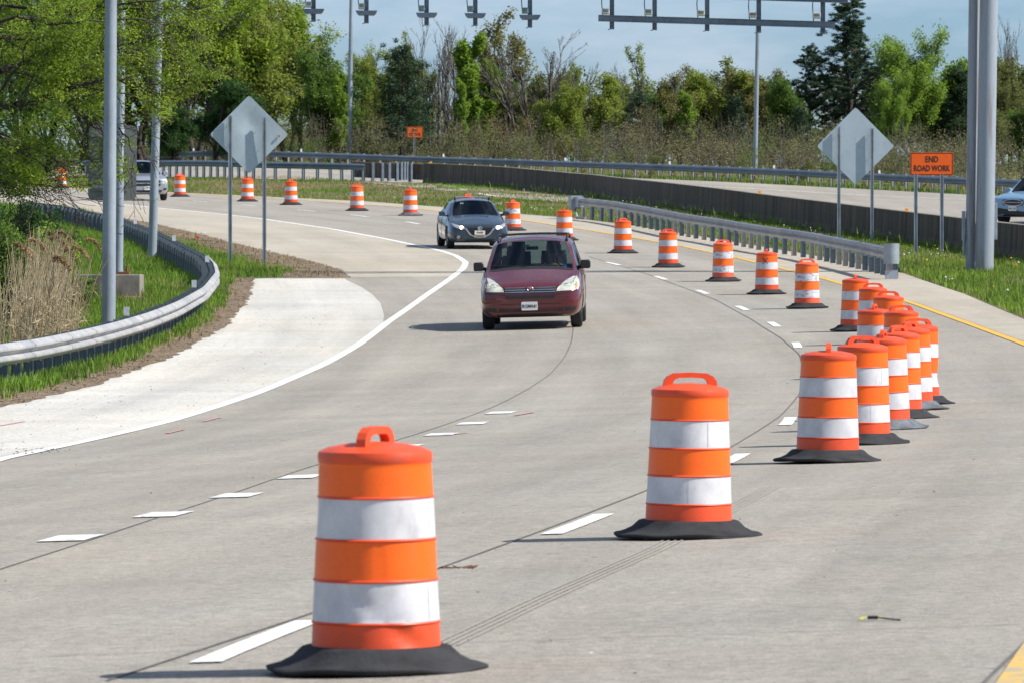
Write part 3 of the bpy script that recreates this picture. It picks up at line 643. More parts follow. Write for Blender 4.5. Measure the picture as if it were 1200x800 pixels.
# far end terminal (impact head) and near rounded end shoe
p0 = Vector((Q[0][0], Q[0][1], gz(*Q[0])))-o3
tm = MB(); dr_ = Vector((Q[0][0]-Q[4][0], Q[0][1]-Q[4][1], 0)).normalized()
rz = math.atan2(dr_.y, dr_.x)-PI/2; R3 = Matrix.Rotation(rz, 3, 'Z')
for (x, y, z, dx_, dy_, dz_) in ((0,.0,.58,.40,.02,.46),(-.20,.22,.58,.012,.45,.46),(.20,.22,.58,.012,.45,.46),(0,.22,.805,.40,.45,.012),(0,.22,.58,.40,.45,.012),(0,.22,.355,.40,.45,.012),(0,-.35,.58,.20,.7,.36)):
    tm.box(p0+R3@Vector((x,y,z)), (dx_,dy_,dz_), M=R3)
tm.build('terminal_head', M['galv'], e)
tm = MB(); tm.tube(p0+R3@Vector((-.05,.15,.36)), p0+R3@Vector((-.05,-.3,.02)), .05, n=6); tm.tube(p0+R3@Vector((-.05,-.3,.04)), p0+R3@Vector((.1,-1.0,.02)), .045, n=6); tm.build('anchor_strut', M['galv'], e)
p1 = Vector((Q[-1][0], Q[-1][1], gz(*Q[-1])))-o3; d2 = Vector((Q[-1][0]-Q[-4][0], Q[-1][1]-Q[-4][1], 0)).normalized()
tm = MB(); tm.tube(p1+d2*.12+Vector((0,0,.37)), p1+d2*.12+Vector((0,0,.86)), .19, n=20); tm.build('rounded_end_shoe', M['galv'], e, smooth=40)
tm = MB(); tm.box(p1+d2*.1+Vector((0,0,.10)), (.3,.12,.24)); tm.build('end_plate', M['galv'], e)
# median rail at left far
MR_px = [(120,186.5),(190,187.5),(300,189.3),(380,191),(428,194)]
mr = [Vector((p.x,p.y)) for p in curve([(90,207.5),(190,208.5),(300,211),(380,212.5),(428,214)])]
e, Q, o3 = guardrail('dark guardrail with bare posts on the grass behind the left diamond sign', mr, 1, .88, 1.12, M['rail_blue'], M['post'], blk=False)
pm = MB(); ipost(pm, .92, .15, .13); pme = pm.mesh('post', M['post'])
for k, (a, b_) in enumerate(((437,213.5),(448,213.5),(456,213),(465,213),(470,212),(473.5,212),(476.5,212),(481,214))):
    p = hit(a, b_); o = link(bpy.data.objects.new('post', pme), e); o.location = p-o3; o.rotation_euler = (0,0,.3+.1*k)
# far guardrail
fr_ = [Vector((p[0]-.0,p[1])) for p in FARc]
fr_ = [fr_[0]+fd*22]+fr_+[Vector((-34,347))]
guardrail('long far guardrail on the outer edge of the opposing road, below the brush', fr_, -1, .72, 1.38, M['rail_blue'], M['post_light'], refl=9, blk=False, extra_h=.05)
# ------------------------------------------------------------------ concrete median walls
def barrier(label, Q, h, wtop=.22, wbot=.40, step=1.0, name='concrete_barrier'):
    Q = smoothpoly(Q, step, 5); P = lift(Q, 0); o3 = P[0].copy(); e = empty(name, o3, 0, label, 'concrete barrier')
    mb = MB(); mb.sweep([p-o3 for p in P], [(-wbot/2,-.3),(-wbot/2,.06),(-wtop/2-.03,.25),(-wtop/2,h-.025),(wtop/2,h-.025),(wtop/2+.03,.25),(wbot/2,.06),(wbot/2,-.3)], closed=True)
    mb.build('wall_body', M['wall'], e)
    mb = MB(); mb.sweep([p-o3 for p in P], [(-wtop/2-.006,h-.022),(-wtop/2-.006,h),(wtop/2+.006,h),(wtop/2+.006,h-.022)], closed=True)
    mb.build('cap', M['wallcap'], e)
    return e, P
wallQ = [Vector(p) for p in WALLc[1:]]
barrier('long dark stained concrete barrier curving across the median behind the right diamond sign', wallQ, .95)
q0 = hit(497,212); q1 = hit(440,203)
barrier('short pale concrete barrier end seen through the bare posts left of the long dark wall', [Vector((q0.x+.8,q0.y+1)), Vector((q0.x-1.5,q0.y+3.5)), Vector((q0.x-3.6,q0.y+6))], .8)
# amber markers standing on the walls
for (a, b_, y_, lab) in ((917,225,206,'amber reflector on the wall top left of the right diamond sign'),(1091,247,181,'amber reflector on the wall top below the orange end road work sign'),(501,193.5,284,'amber marker on the far left end of the dark wall')):
    p = at(a, b_, y_); mb = MB(); mb.box((0,0,.045),(.11,.05,.09)); mb.box((0,0,.005),(.14,.08,.01)); o = mb.build('wall_reflector', M['amber'], bevel=.006)
    f_ = byY([Vector(q) for q in smoothpoly(wallQ, 1, 5)]); xx = float(f_(y_)); o.location = (xx, y_, gz(xx, y_)+.95); tag(o, lab, 'reflector', 'amber reflectors on the wall')
# ------------------------------------------------------------------ signs
def post_u(parent, x, z0, z1, y=0, m_='galv'):
    mb = MB(); mb.box((x, y, (z0+z1)/2), (.05,.012,z1-z0)); mb.box((x-.026, y-.019, (z0+z1)/2), (.006,.05,z1-z0)); mb.box((x+.026, y-.019, (z0+z1)/2), (.006,.05,z1-z0)); mb.box((x-.040,y-.045,(z0+z1)/2),(.024,.006,z1-z0)); mb.box((x+.040,y-.045,(z0+z1)/2),(.024,.006,z1-z0))
    return mb.build('post', M[m_], parent)
def rounded(poly, r, n=4):
    out = []; m_ = len(poly)
    for i in range(m_):
        p, a, b_ = Vector(poly[i]), Vector(poly[i-1]), Vector(poly[(i+1)%m_]); u, v = (a-p).normalized(), (b_-p).normalized()
        for k in range(n+1):
            t = k/n; A = p+u*r*(1-t); B = p+v*r*t; out.append(tuple(A*(1-t)+B*t))
    return out
def diamond(px, base_y, cy, half, label, yaw, dent, xs, sticker=None, cx=None):
    p = hit(px, base_y); s = F/p.y; e = empty('diamond_sign', p, yaw, label, 'road sign')
    zc = (base_y-cy)/s; h = half/s
    # a dented sheet: grid clipped to the diamond, pressed in a little
    n = 34; bm = bmesh.new(); poly = rounded([(0,h),(h,0),(0,-h),(-h,0)], .07)
    mb = MB(); mb.prism([(a, b_+zc) for a, b_ in poly], -.002, .002)
    me = mb.mesh('panel', M['signback']); bm.from_mesh(me)
    bmesh.ops.triangulate(bm, faces=bm.faces); bmesh.ops.subdivide_edges(bm, edges=bm.edges, cuts=7, use_grid_fill=True)
    bmesh.ops.triangulate(bm, faces=bm.faces)
    for v in bm.verts:
        x, z = v.co.x, v.co.z-zc
        v.co.y += dent*(.045*math.exp(-((x-.0)**2+(z-.32)**2)/.06)*(1 if z > .2 else .6)+.02*math.sin(2.2*x+1.2*z)+.008*math.sin(7*x-3*z))
    bm.to_mesh(me); bm.free(); me.polygons.foreach_set('use_smooth', np.ones(len(me.polygons), bool)); me.set_sharp_from_angle(angle=math.radians(40))
    link(bpy.data.objects.new('panel', me), e)
    ps = []
    for x_, top in xs: ps.append(post_u(e, x_/s, -.5, (base_y-top)/s, -.062))
    mb = MB()
    for x_, top in xs:
        for zz in (zc+.3*h*1.0, zc-.25*h): mb.tube((x_/s, -.125, zz), (x_/s, -.03, zz), .012, n=6)
    mb.build('bolts', M['galv'], e)
    if sticker:
        mb = MB(); mb.tube((sticker[0]/s, -.035, zc-sticker[1]/s), (sticker[0]/s, .0, zc-sticker[1]/s), .032, n=8); mb.build('round_sticker', mat('orange_brown_sticker',(.5,.16,.07)), e)
    return e
diamond(292,309,158,46,'battered back of the left diamond sign, dented at its top, with a round orange sticker',.0,1.0,[(-22,136),(18,138)],sticker=(35,2))
diamond(1002.5,283,171.5,45.5,'smooth blank back of a diamond sign standing behind the right guardrail',.03,.03,[(-20,149),(19,151)],sticker=None)
def orange_sign(px, base_y, x0, x1, y0, y1, lines, label, posts, size):
    p = hit(px, base_y); s = F/p.y; e = empty('orange_sign', p, 0, label, 'road sign')
    w, hh = (x1-x0)/s, (y1-y0)/s; xc, zc = ((x0+x1)/2-px)/s, (base_y-(y0+y1)/2)/s
    mb = MB(); mb.prism([(xc+a, zc+b_) for a, b_ in rounded([(-w/2,-hh/2),(w/2,-hh/2),(w/2,hh/2),(-w/2,hh/2)], .04)], 0, .004); mb.build('panel', M['signorange'], e)
    o = rounded([(-w/2+.014,-hh/2+.014),(w/2-.014,-hh/2+.014),(w/2-.014,hh/2-.014),(-w/2+.014,hh/2-.014)], .035); i_ = [(a*(1-.022/(w/2)), b_*(1-.022/(hh/2))) for a, b_ in o]
    n_ = len(o); mb = MB(); mb.add([(xc+a, -.002, zc+b_) for a, b_ in o]+[(xc+a, -.002, zc+b_) for a, b_ in i_], [(k,(k+1)%n_,n_+(k+1)%n_,n_+k) for k in range(n_)]); mb.build('border', M['black'], e)
    for t_, dz_, sx in lines:
        text_mesh('lettering', t_, size*hh, M['black'], e, Matrix.Translation((xc, -.003, zc+dz_*hh)) @ Matrix.Rotation(PI/2, 4, 'X'), sx=sx, thick=.001, bold=size*hh*.022)
    for a, top in posts: post_u(e, (a-px)/s, -.4, (base_y-top)/s, .012)
    mb = MB()
    for a in (-.36,.36):
        for b_ in (-.36,.36): mb.tube((xc+a*w,-.006,zc+b_*hh),(xc+a*w,.01,zc+b_*hh),.012,n=6)
    mb.build('bolts', M['galv'], e)
    return e
orange_sign(1088,297,1066.5,1117,179,206,[('END',.19,.80),('ROAD WORK',-.20,.70)],'orange sign reading END ROAD WORK on two posts beside the right diamond sign',[(1073,204),(1103.5,205)],.36)
orange_sign(485.5,197.0,477,495.5,149,162,[('END',.2,.85),('DETOUR',-.2,.72)],'small far orange sign reading END DETOUR on a single post before the brush',[(485.5,160)],.36)
# ------------------------------------------------------------------ poles
def pole(px, py, w0, w1, ytop, label, lean, m_='pole', name='light_pole', seg=7, plate=True, Y=None, n=22):
    p = hit(px, py) if Y is None else Vector(((px-PX)/F*Y, Y, gz((px-PX)/F*Y, Y))); s = F/p.y; H = (py-ytop)/s
    e = empty(name, p, 0, label, 'pole'); e.rotation_euler = (math.sin(px*7)*.008, lean+math.sin(px*3)*.010, 0)
    mb = MB(); mb.lathe([(0,-.2),(w0/2/s,-.2)]+[(w0/2/s+(w1-w0)/2/s*k/seg, H*k/seg) for k in range(seg+1)]+[(0,H)], n); mb.build('shaft', M[m_], e, smooth=40)
    if plate:
        mb = MB(); mb.box((0,0,.02),(w0/s*1.7,w0/s*1.7,.04)); r_ = w0/s*.7
        for a in (-1,1):
            for b_ in (-1,1): mb.tube((a*r_,b_*r_,0),(a*r_,b_*r_,.13),.02,n=6); mb.tube((a*r_,b_*r_,.05),(a*r_,b_*r_,.09),.035,n=6)
        mb.build('base_plate', M['rust'] if m_ == 'pole' else M['galv'], e)
    return e, p, s
pole(127,397,16.5,12,-320,'thick grey pole nearest the camera at left, rising behind the curled guardrail',.016)
# pole B on its concrete footing, carrying the grey sign panel
pB = hit(120,349); sB = F/pB.y
mb = MB(); mb.box((0,0,0),(78/sB,1.5,27/sB+.5)); o = mb.build('concrete_footing', M['pedestal'], bevel=.02); o.location = (pB.x+5/sB, pB.y+.75, pB.z+27/sB/2-.25)
tag(o, 'low weathered concrete block in the tall grass, carrying the slim white pole', 'footing')
eB = empty('sign_pole', (at(139,322,pB.y+.75)), 0, 'slim white pole on the concrete block, holding a big grey sign panel seen from behind', 'sign pole'); eB.location.z = pB.z+27/sB+.002; eB.rotation_euler = (0,.012,0)
mb = MB(); r0 = 5.2/sB; mb.lathe([(0,0),(r0,0),(r0*.96,3),(r0*.8,12),(0,12)], 20); mb.build('shaft', M['pole'], eB, smooth=40)
mb = MB(); mb.box((0,0,.03),(.5,.5,.06)); 
for a in (-.2,.2):
    for b_ in (-.2,.2): mb.tube((a,b_,0),(a,b_,.2),.025,n=6)
mb.build('base_plate', M['rust'], eB)
zb = lambda y: (322-y)/sB
x0, x1, z0, z1 = (103-141)/sB, (160-141)/sB, zb(235), zb(146)
mb = MB(); mb.prism(rounded([(x0,z0),(x1,z0),(x1,z1),(x0,z1)], .14), .24, .25); mb.build('panel', M['signgrey'], eB)
for y_ in (162,184,202,222):
    mb = MB(); mb.box(((x0+x1)/2-.05, .21, zb(y_)), ((x1-x0)*.72,.05,.07)); mb.build('brace', M['signgrey'], eB)
pole(178.3,305,10.5,7.5,-240,'slim grey pole in the left grass beside the silver car',.022)
pole(409.3,195,6.2,3.6,-90,'thin far lamp pole rising behind the left guardrail, left of the small orange sign',.009,Y=338,plate=False)
pole(884.5,216.5,5.6,4.0,-60,'thin far lamp pole behind the right part of the far guardrail',.010,Y=300,plate=False)
# ------------------------------------------------------------------ toll gantry over the road
gp = hit(1148,319); gs = F/gp.y
g = empty('gantry', (gp.x, gp.y, gp.z), 0, 'steel overhead gantry with camera hangers, standing on paired thick poles at right', 'gantry')
def gl_(px, py, dy=0):                                  # gantry-local point for a pixel at the gantry's depth
    return Vector(((px-1148)/gs, dy, CAMZ-(py-PY)/gs-gp.z))
mb = MB(); a, b_ = gl_(1138,318,.12), gl_(1142.3,-60,.12); mb.tube(a-Vector((0,0,.4)), b_+(b_-a)*.25, .145, .135, n=24); mb.build('rear_post', M['pole_rust'], g, smooth=40)
mb = MB(); a, b_ = gl_(1152,321,-.28), gl_(1158.5,-60,-.28); mb.tube(a-Vector((0,0,.4)), b_+(b_-a)*.25, .235, .225, n=30); mb.build('front_post', M['pole_rust'], g, smooth=40)
mb = MB(); a, b_ = gl_(1163.5,314,.55), gl_(1165.5,-60,.55); mb.tube(a-Vector((0,0,.4)), b_+(b_-a)*.25, .04, n=10); mb.build('conduit', M['galv'], g, smooth=40)
mb = MB(); c = gl_(1165.5,260,-.15); mb.box(c, (.10,.12,.92)); mb.build('junction_box', M['galv'], g, bevel=.01)
mb = MB(); c = gl_(1129.5,265,.1); mb.box(c, (.09,.1,.75)); mb.tube(gl_(1129.5,275,.05), gl_(1129.5,300,.05), .03, n=8); mb.build('cable_box', M['galv'], g, bevel=.01)
zt = gl_(0,-40).z
mb = MB()
xl = gl_(-60,0).x; xr = gl_(1175,0).x
for dy_ in (-.5,.5):
    for zz in (zt, zt+1.0): mb.tube((xl,dy_,zz+.12),(xr,dy_,zz-.1),.085,n=12)
k = 0; x = xl
while x < xr-1.2:
    for dy_ in (-.5,.5): mb.tube((x,dy_,zt+.1),(x+1.2,dy_,zt+1.05),.035,n=6); mb.tube((x+1.2,dy_,zt+.08),(x+1.2,dy_,zt+1.0),.035,n=6)
    mb.tube((x,-.5,zt+.1),(x+1.2,.5,zt+.1),.03,n=6); x += 1.2
mb.build('truss', M['galv'], g, smooth=50)
def hanger(px, ybot, plate_y, halfw, cam, small=False, plate=True):
    hm = MB(); c0 = gl_(px, ybot); w = 4.6/gs if not small else 5/gs
    hm.box((c0.x, 0, (c0.z+zt)/2+.06), (.10,.012,zt-c0.z+.12)); 
    for sgn in (-1,1): hm.box((c0.x+sgn*.053,0,(c0.z+zt)/2+.06),(.008,.13,zt-c0.z+.12))
    hm.box((c0.x-.02,0,c0.z+.02),(.17,.16,.02), M=Matrix.Rotation(-.35,3,'Y'))
    h = hm.build('hanger', M['rail_blue'], g)
    pz = gl_(0, plate_y).z
    if plate:
        p_ = MB(); p_.prism([(c0.x-halfw,pz+.06),(c0.x+halfw,pz+.06),(c0.x+halfw-.03,pz-.01),(c0.x+halfw*.7,pz-.06),(c0.x-halfw*.7,pz-.06),(c0.x-halfw+.03,pz-.01)], -.2, .2); p_.build('tray', M['rail_blue'], h)
    cb = MB(); cx_ = c0.x-(.16 if not plate else .12); cb.box((cx_,-.05,pz+.17+(.10 if not plate else 0)),(.20 if not plate else .16,.22,.15)); o = cb.build('camera', M[cam], h, bevel=.015)
    cl = MB(); cl.box((cx_,-.165,pz+.17+(.10 if not plate else 0)),(.14 if not plate else .1,.01,.03)); cl.box((cx_,-.165,pz+.21+(.10 if not plate else 0)),(.14 if not plate else .1,.01,.02)); cl.build('lens_slot', M['post'], o)
    cc = MB(); cc.tube((cx_-.07,0,pz+.1),(cx_-.10,0,pz+.5),.012,n=6); cc.tube((cx_-.10,0,pz+.5),(cx_-.02,0,zt),.012,n=6); cc.build('cable', M['dark'], h)
for (x_, yb, cam) in ((367.5,26,'lamp_glass'),(429.5,28,'lamp_glass'),(500,30.5,'cam_green'),(557,31,'cam_green'),(621,33,'cam_green')): hanger(x_, yb, yb-12, .27, cam)
for (x_, yb, cam) in ((717,35,'lamp_glass'),(767,36,'lamp_glass'),(828.5,37,'lamp_glass'),(889,39,'lamp_glass'),(964,40,'lamp_glass')): hanger(x_, yb, yb-8.5, .16, cam, True, plate=False)
def ibeam(pa, pb, h_, name):
    b3 = MB(); d = (pb-pa); L_ = d.length; ang = math.atan2(-d.z, d.x); R = Matrix.Rotation(ang, 3, 'Y'); c = (pa+pb)/2
    b3.box(c, (L_, .012, h_-.02), M=R); b3.box(c+R@Vector((0,0,h_/2-.005)), (L_,.14,.012), M=R); b3.box(c-R@Vector((0,0,h_/2-.005)), (L_,.14,.012), M=R); return b3.build(name, M['rail_blue'], g)
ibeam(gl_(701,22,-.12), gl_(978,30,-.12), .16, 'crossbar')
ibeam(gl_(858,-2,-.12), gl_(993,2,-.12), .10, 'crossbar')
# left legs of the gantry, hidden by the foliage
for dx_ in (0,.7):
    mb = MB(); a = gl_(-50,0); a.z = gz(gp.x+a.x+dx_, gp.y)-gp.z-.3; mb.tube(Vector((a.x+dx_,0,a.z)), Vector((a.x+dx_,0,zt+1.1)), .12, n=14)
    # (built only above the leaves' depth, it carries the truss)
    mb.build('left_post', M['pole'], g, smooth=40)
# ------------------------------------------------------------------ vehicles
def paint(name, col, dark=.75, rough=.32, metal=.35): 
    return mat(name, col, rough=rough, metal=metal, coat=.8, var=.05, scale=2.5, var_fine=.03)
M['maroon'] = paint('maroon_paint', (.10,.004,.007), rough=.25, metal=.12)
M['maroon_bug'] = mat('bug_specks', (.45,.28,.28), rough=.8)
M['slate'] = paint('slate_blue_paint', (.024,.050,.078), rough=.27, metal=.3)
M['silver'] = paint('silver_paint', (.42,.45,.50), rough=.3, metal=.6)
M['paleblue'] = paint('pale_blue_paint', (.20,.36,.52), rough=.35, metal=.3)
M['windshield'] = glassmat('windshield_glass', (.34,.46,.45))
M['sideglass'] = glassmat('tinted_side_glass', (.42,.48,.48))
M['glass_hid'] = mat('dark_glass', (.02,.035,.045), rough=.05, spec=.9)
M['interior'] = mat('charcoal_upholstery', (.045,.047,.05), rough=.85)
M['under'] = mat('dark_underbody', (.012,.012,.012), rough=.9)
M['tyre'] = mat('tyre_rubber', (.022,.022,.023), rough=.8, bump=.2)
M['rim'] = mat('alloy_rim', (.42,.43,.45), rough=.35, metal=.8)
M['chrome'] = mat('chrome', (.6,.61,.63), rough=.32, metal=1)
M['badge'] = mat('satin_badge', (.38,.39,.41), rough=.6, metal=.2)
M['lamp_haze'] = mat('hazed_headlamp_lens', (.58,.60,.50), rough=.18, scale=8, col2=(.40,.42,.36), coat=.6)
M['lamp_clear'] = mat('clear_headlamp', (.20,.22,.24), rough=.08, scale=14, col2=(.5,.52,.55), coat=1)
M['lamp_amber'] = mat('amber_lens', (.55,.25,.08), rough=.2)
M['lit'] = mat('lit_headlamp_bulb', (1,.9,.7), emis=(1,.60,.26), emis_s=10)
M['lit_w'] = mat('lit_white_headlamp_bulb', (1,.9,.8), emis=(1,.82,.58), emis_s=12)
M['plate'] = mat('number_plate', (.72,.73,.72), rough=.4, var=.03)
M['plate_flag'] = mat('plate_yellow_band', (.55,.36,.03), rough=.4, scale=60, col2=(.25,.04,.02))
M['skin'] = mat('skin', (.42,.22,.15), rough=.55, var=.05)
M['shirt'] = mat('blue_shirt', (.01,.12,.55), rough=.8)
M['hair'] = mat('dark_hair', (.02,.014,.01), rough=.7)
def car_body(st, glass_rows, paint_, wheels, R_, zc_, W, wtint='windshield'):
    """st: list of (y, [(x,z)]*10 half section incl. centre bottom and centre top). glass_rows: {interval: {strip: mat index}}"""
    nP = len(st[0][1]); bm = bmesh.new(); rows = []
    for y, pts in st:
        row = [bm.verts.new((x, y, z)) for x, z in pts]                    # right half, bottom centre -> top centre
        row += [bm.verts.new((-x, y, z)) for x, z in pts[-2:0:-1]]          # left half back down
        rows.append(row)
    n = len(rows[0]); cr = bm.edges.layers.float.new('crease_edge')
    for i in range(len(rows)-1):
        for k in range(n):
            k2 = (k+1)%n; f = bm.faces.new((rows[i][k], rows[i][k2], rows[i+1][k2], rows[i+1][k]))
            strip_ = k if k < nP-1 else n-1-k
            f.material_index = glass_rows.get(i, {}).get(strip_, 3 if strip_ == 0 else 0); f.smooth = True
    bm.faces.new(rows[0][::-1]); bm.faces.new(rows[-1])
    vc = bm.verts.layers.float.new('crease_vert')
    for e in bm.edges:
        mi = {f.material_index for f in e.link_faces}
        if len(mi) > 1: e[cr] = 1.0 if 3 not in mi else .6
    for v in bm.verts:
        ce = [e for e in v.link_edges if e[cr] > .95]
        if len(ce) == 2 and abs((ce[0].other_vert(v).co-v.co).normalized().dot((ce[1].other_vert(v).co-v.co).normalized())) < .75: v[vc] = .75
    bmesh.ops.recalc_face_normals(bm, faces=bm.faces)
    me = bpy.data.meshes.new('tmp'); bm.to_mesh(me); bm.free()
    for k in range(5): me.materials.append(M['under'])
    o = bpy.data.objects.new('tmp', me); COL.objects.link(o)
    s = o.modifiers.new('s', 'SUBSURF'); s.levels = 3; s.render_levels = 3
    cut = MB()
    for (wy, sx) in wheels:
        cut.tube((sx*(W/2-.30), wy, zc_), (sx*(W/2+.3), wy, zc_), R_+.055, n=40)
    cm = cut.mesh('cut', M['under']); 
    for p in cm.polygons: p.material_index = 0
    cm.materials.clear()
    for k in range(5): cm.materials.append(M['under'])
    cm.polygons.foreach_set('material_index', np.full(len(cm.polygons), 3, dtype=np.int32))
    co = bpy.data.objects.new('cut', cm); COL.objects.link(co)
    b = o.modifiers.new('b', 'BOOLEAN'); b.operation = 'DIFFERENCE'; b.object = co; b.solver = 'EXACT'
    dg = bpy.context.evaluated_depsgraph_get(); dg.update()
    res = bpy.data.meshes.new_from_object(o.evaluated_get(dg)); bpy.data.objects.remove(o); bpy.data.objects.remove(co)
    bm = bmesh.new(); bm.from_mesh(res); bvh = BVHTree.FromBMesh(bm)
    out = {}
    for key, idx in (('body', (0,3)), ('windshield', (1,)), ('side_window', (2,)), ('rear_window', (4,))):
        b2 = bm.copy(); bmesh.ops.delete(b2, geom=[f for f in b2.faces if f.material_index not in idx], context='FACES')
        m2 = bpy.data.meshes.new(key); 
        if key == 'body':
            for f in b2.faces: f.material_index = 1 if f.material_index == 3 else 0
        else:
            for f in b2.faces: f.material_index = 0
        b2.to_mesh(m2); b2.free(); out[key] = m2
        m2.polygons.foreach_set('use_smooth', np.ones(len(m2.polygons), bool)); m2.set_sharp_from_angle(angle=math.radians(38))
    b2 = bm.copy(); bmesh.ops.delete(b2, geom=[f for f in b2.faces if f.material_index != 2], context='FACES'); k = 0; b2.faces.index_update()
    left = set(b2.faces)
    while left:
        st_ = [left.pop()]; isl = set(st_)
        while st_:
            for e in st_.pop().edges:
                for g_ in e.link_faces:
                    if g_ in left: left.discard(g_); isl.add(g_); st_.append(g_)
        b3 = b2.copy(); ids = {f.index for f in isl}; b3.faces.ensure_lookup_table(); bmesh.ops.delete(b3, geom=[f for f in b3.faces if f.index not in ids], context='FACES')
        for f in b3.faces: f.material_index = 0
        m3 = bpy.data.meshes.new('side_window'); b3.to_mesh(m3); b3.free(); m3.materials.append(M['sideglass']); out['side_window.%d' % k] = m3; k += 1
    b2.free(); del out['side_window']
    bm.free()
    out['body'].materials.clear(); out['body'].materials.append(paint_); out['body'].materials.append(M['under'])
    for k in ('windshield','rear_window'):
        out[k].materials.clear(); out[k].materials.append(M['windshield'] if k == 'windshield' else M['sideglass'])
    return out, bvh
def drape(name, poly, m_, parent, bvh, off=.006, depth=.03, cuts=5, side=None, smooth=True):
    """a lens, grille or trim piece with outline poly laid on the body: (x,z) seen from the front, (y,z) seen from a side, (x,y) from above"""
    bm = bmesh.new(); f = bm.faces.new([bm.verts.new((p[0], 0, p[1])) for p in poly]); 
    bmesh.ops.triangulate(bm, faces=bm.faces); bmesh.ops.subdivide_edges(bm, edges=bm.edges, cuts=cuts, use_grid_fill=True); bmesh.ops.triangulate(bm, faces=bm.faces)
    for v in bm.verts:
        a, b_ = v.co.x, v.co.z
        if side is None: o, d = Vector((a,-3,b_)), Vector((0,1,0))
        elif side == 'top': o, d = Vector((a,b_,4)), Vector((0,0,-1))
        else: o, d = Vector((side*4,a,b_)), Vector((-side,0,0))
        h = bvh.ray_cast(o, d)[0]
        if h is None:
            nn = bvh.find_nearest(Vector((a,.1,b_)) if side is None else o+d*3); h = nn[0]; h = Vector((a, h.y, b_)) if side is None else h
        v.co = h-d*off
    d = Vector((0,1,0)) if side is None else (Vector((0,0,-1)) if side == 'top' else Vector((-side,0,0)))
    r = bmesh.ops.extrude_face_region(bm, geom=bm.faces[:]); 
    for v in [g_ for g_ in r['geom'] if isinstance(g_, bmesh.types.BMVert)]: v.co += d*depth
    bmesh.ops.recalc_face_normals(bm, faces=bm.faces)
    me = bpy.data.meshes.new(name); bm.to_mesh(me); bm.free(); me.materials.append(m_)
    if smooth: me.polygons.foreach_set('use_smooth', np.ones(len(me.polygons), bool)); me.set_sharp_from_angle(angle=math.radians(40))
    return link(bpy.data.objects.new(name, me), parent)
def mir(poly): return [(-x, z) for x, z in reversed(poly)]
def wheel(parent, x, y, R_, w, sgn):
    mb = MB(); mb.lathe([(R_*.60,-w/2),(R_*.9,-w/2),(R_*.97,-w/2+.02),(R_,-w/2+.05),(R_,w/2-.05),(R_*.97,w/2-.02),(R_*.9,w/2),(R_*.60,w/2),(R_*.60,-w/2)], 36, axis='X')
    e = mb.build('wheel', M['tyre'], parent, smooth=40); e.location = (x, y, R_)
    mb = MB(); q = sgn*w*.36; mb.lathe([(R_*.62,-w*.4),(R_*.62,w*.4)], 30, axis='X'); mb.lathe([(R_*.66,q+sgn*.01),(R_*.60,q+sgn*.01),(R_*.57,q-sgn*.02)], 30, axis='X')
    for k in range(7):
        t = 2*PI*k/7; mb.tube((q, R_*.10*math.cos(t), R_*.10*math.sin(t)), (q-sgn*.01, R_*.6*math.cos(t), R_*.6*math.sin(t)), .03, .024, n=6)
    mb.tube((q-.02,0,0),(q+.02,0,0), R_*.16, n=14)
    o = mb.build('rim', M['rim'], e, smooth=40)
    return e
def seat(parent, x, y, z, m_, head=True, w=.5):
    mb = MB()
    def rb(c, d, M_=None): mb.box(c, d, M=M_)
    rb((x,y-.02,z+.06), (w,.5,.16)); R = Matrix.Rotation(-.22, 3, 'X'); rb((x,y+.30,z+.42), (w*.94,.13,.62), R)
    if head: rb((x,y+.395,z+.83), (.26,.10,.18), R); mb.tube((x-.06,y+.37,z+.7),(x-.06,y+.39,z+.8),.008,n=5); mb.tube((x+.06,y+.37,z+.7),(x+.06,y+.39,z+.8),.008,n=5)
    return mb.build('seat', m_, parent, bevel=.035, smooth=40)
def mirror(parent, x, y, z, w, h, m_, arm_m):
    s = 1 if x > 0 else -1
    mb = MB(); mb.prism([(x+a*w/2, z+b_*h/2) for a, b_ in ((-.9,-1),(.8,-1),(1,-.6),(1,.6),(.75,1),(-.8,1),(-1,.7),(-1,-.7))], y, y+.14)
    o = mb.build('side_mirror', m_, parent, bevel=.025, smooth=40)
    mb = MB(); mb.prism([(x+a*w*.42, z+b_*h*.42) for a, b_ in ((-1,-1),(1,-1),(1,1),(-1,1))], y+.138, y+.15); mb.build('mirror_glass', M['chrome'], o)
    mb = MB(); mb.tube((x-s*w*.4,y+.06,z-h*.25),(x-s*(w*.5+.14),y+.12,z-h*.42),.035,n=8); mb.build('mirror_arm', arm_m, o)
def steering(parent, x, y, z):
    mb = MB(); R = .185; pr = []
    for k in range(24):
        t0, t1 = 2*PI*k/24, 2*PI*(k+1)/24
        f = lambda t: Vector((x+R*math.cos(t), y+R*math.sin(t)*.42, z+R*math.sin(t)*.9))
        mb.tube(f(t0), f(t1), .015, n=6, cap=False)
    mb.tube((x-.17,y,z),(x+.17,y,z),.014,n=5); mb.tube((x,y,z),(x,y-.25,z-.1),.03,n=6)
    return mb.build('steering_wheel', M['under'], parent, smooth=40)
def plate(parent, x, y, z, txt, flag=False, w=.305, h=.16):
    mb = MB(); mb.prism(rounded([(x-w/2,z-h/2),(x+w/2,z-h/2),(x+w/2,z+h/2),(x-w/2,z+h/2)], .02), y, y+.006); p = mb.build('number_plate', M['plate'], parent)
    text_mesh('characters', txt, .088 if not flag else .07, M['black'], p, Matrix.Translation((x, y-.002, z-(.005 if not flag else -.022)))@Matrix.Rotation(PI/2,4,'X'), sx=.80, thick=.0008, bold=.002)
    if flag:
        mb = MB(); mb.prism([(x-w/2+.01,z-h/2+.008),(x+w/2-.01,z-h/2+.008),(x+w/2-.01,z-h/2+.045),(x-w/2+.01,z-h/2+.045)], y-.003, y-.001); mb.build('plate_band', M['plate_flag'], p)
    return p
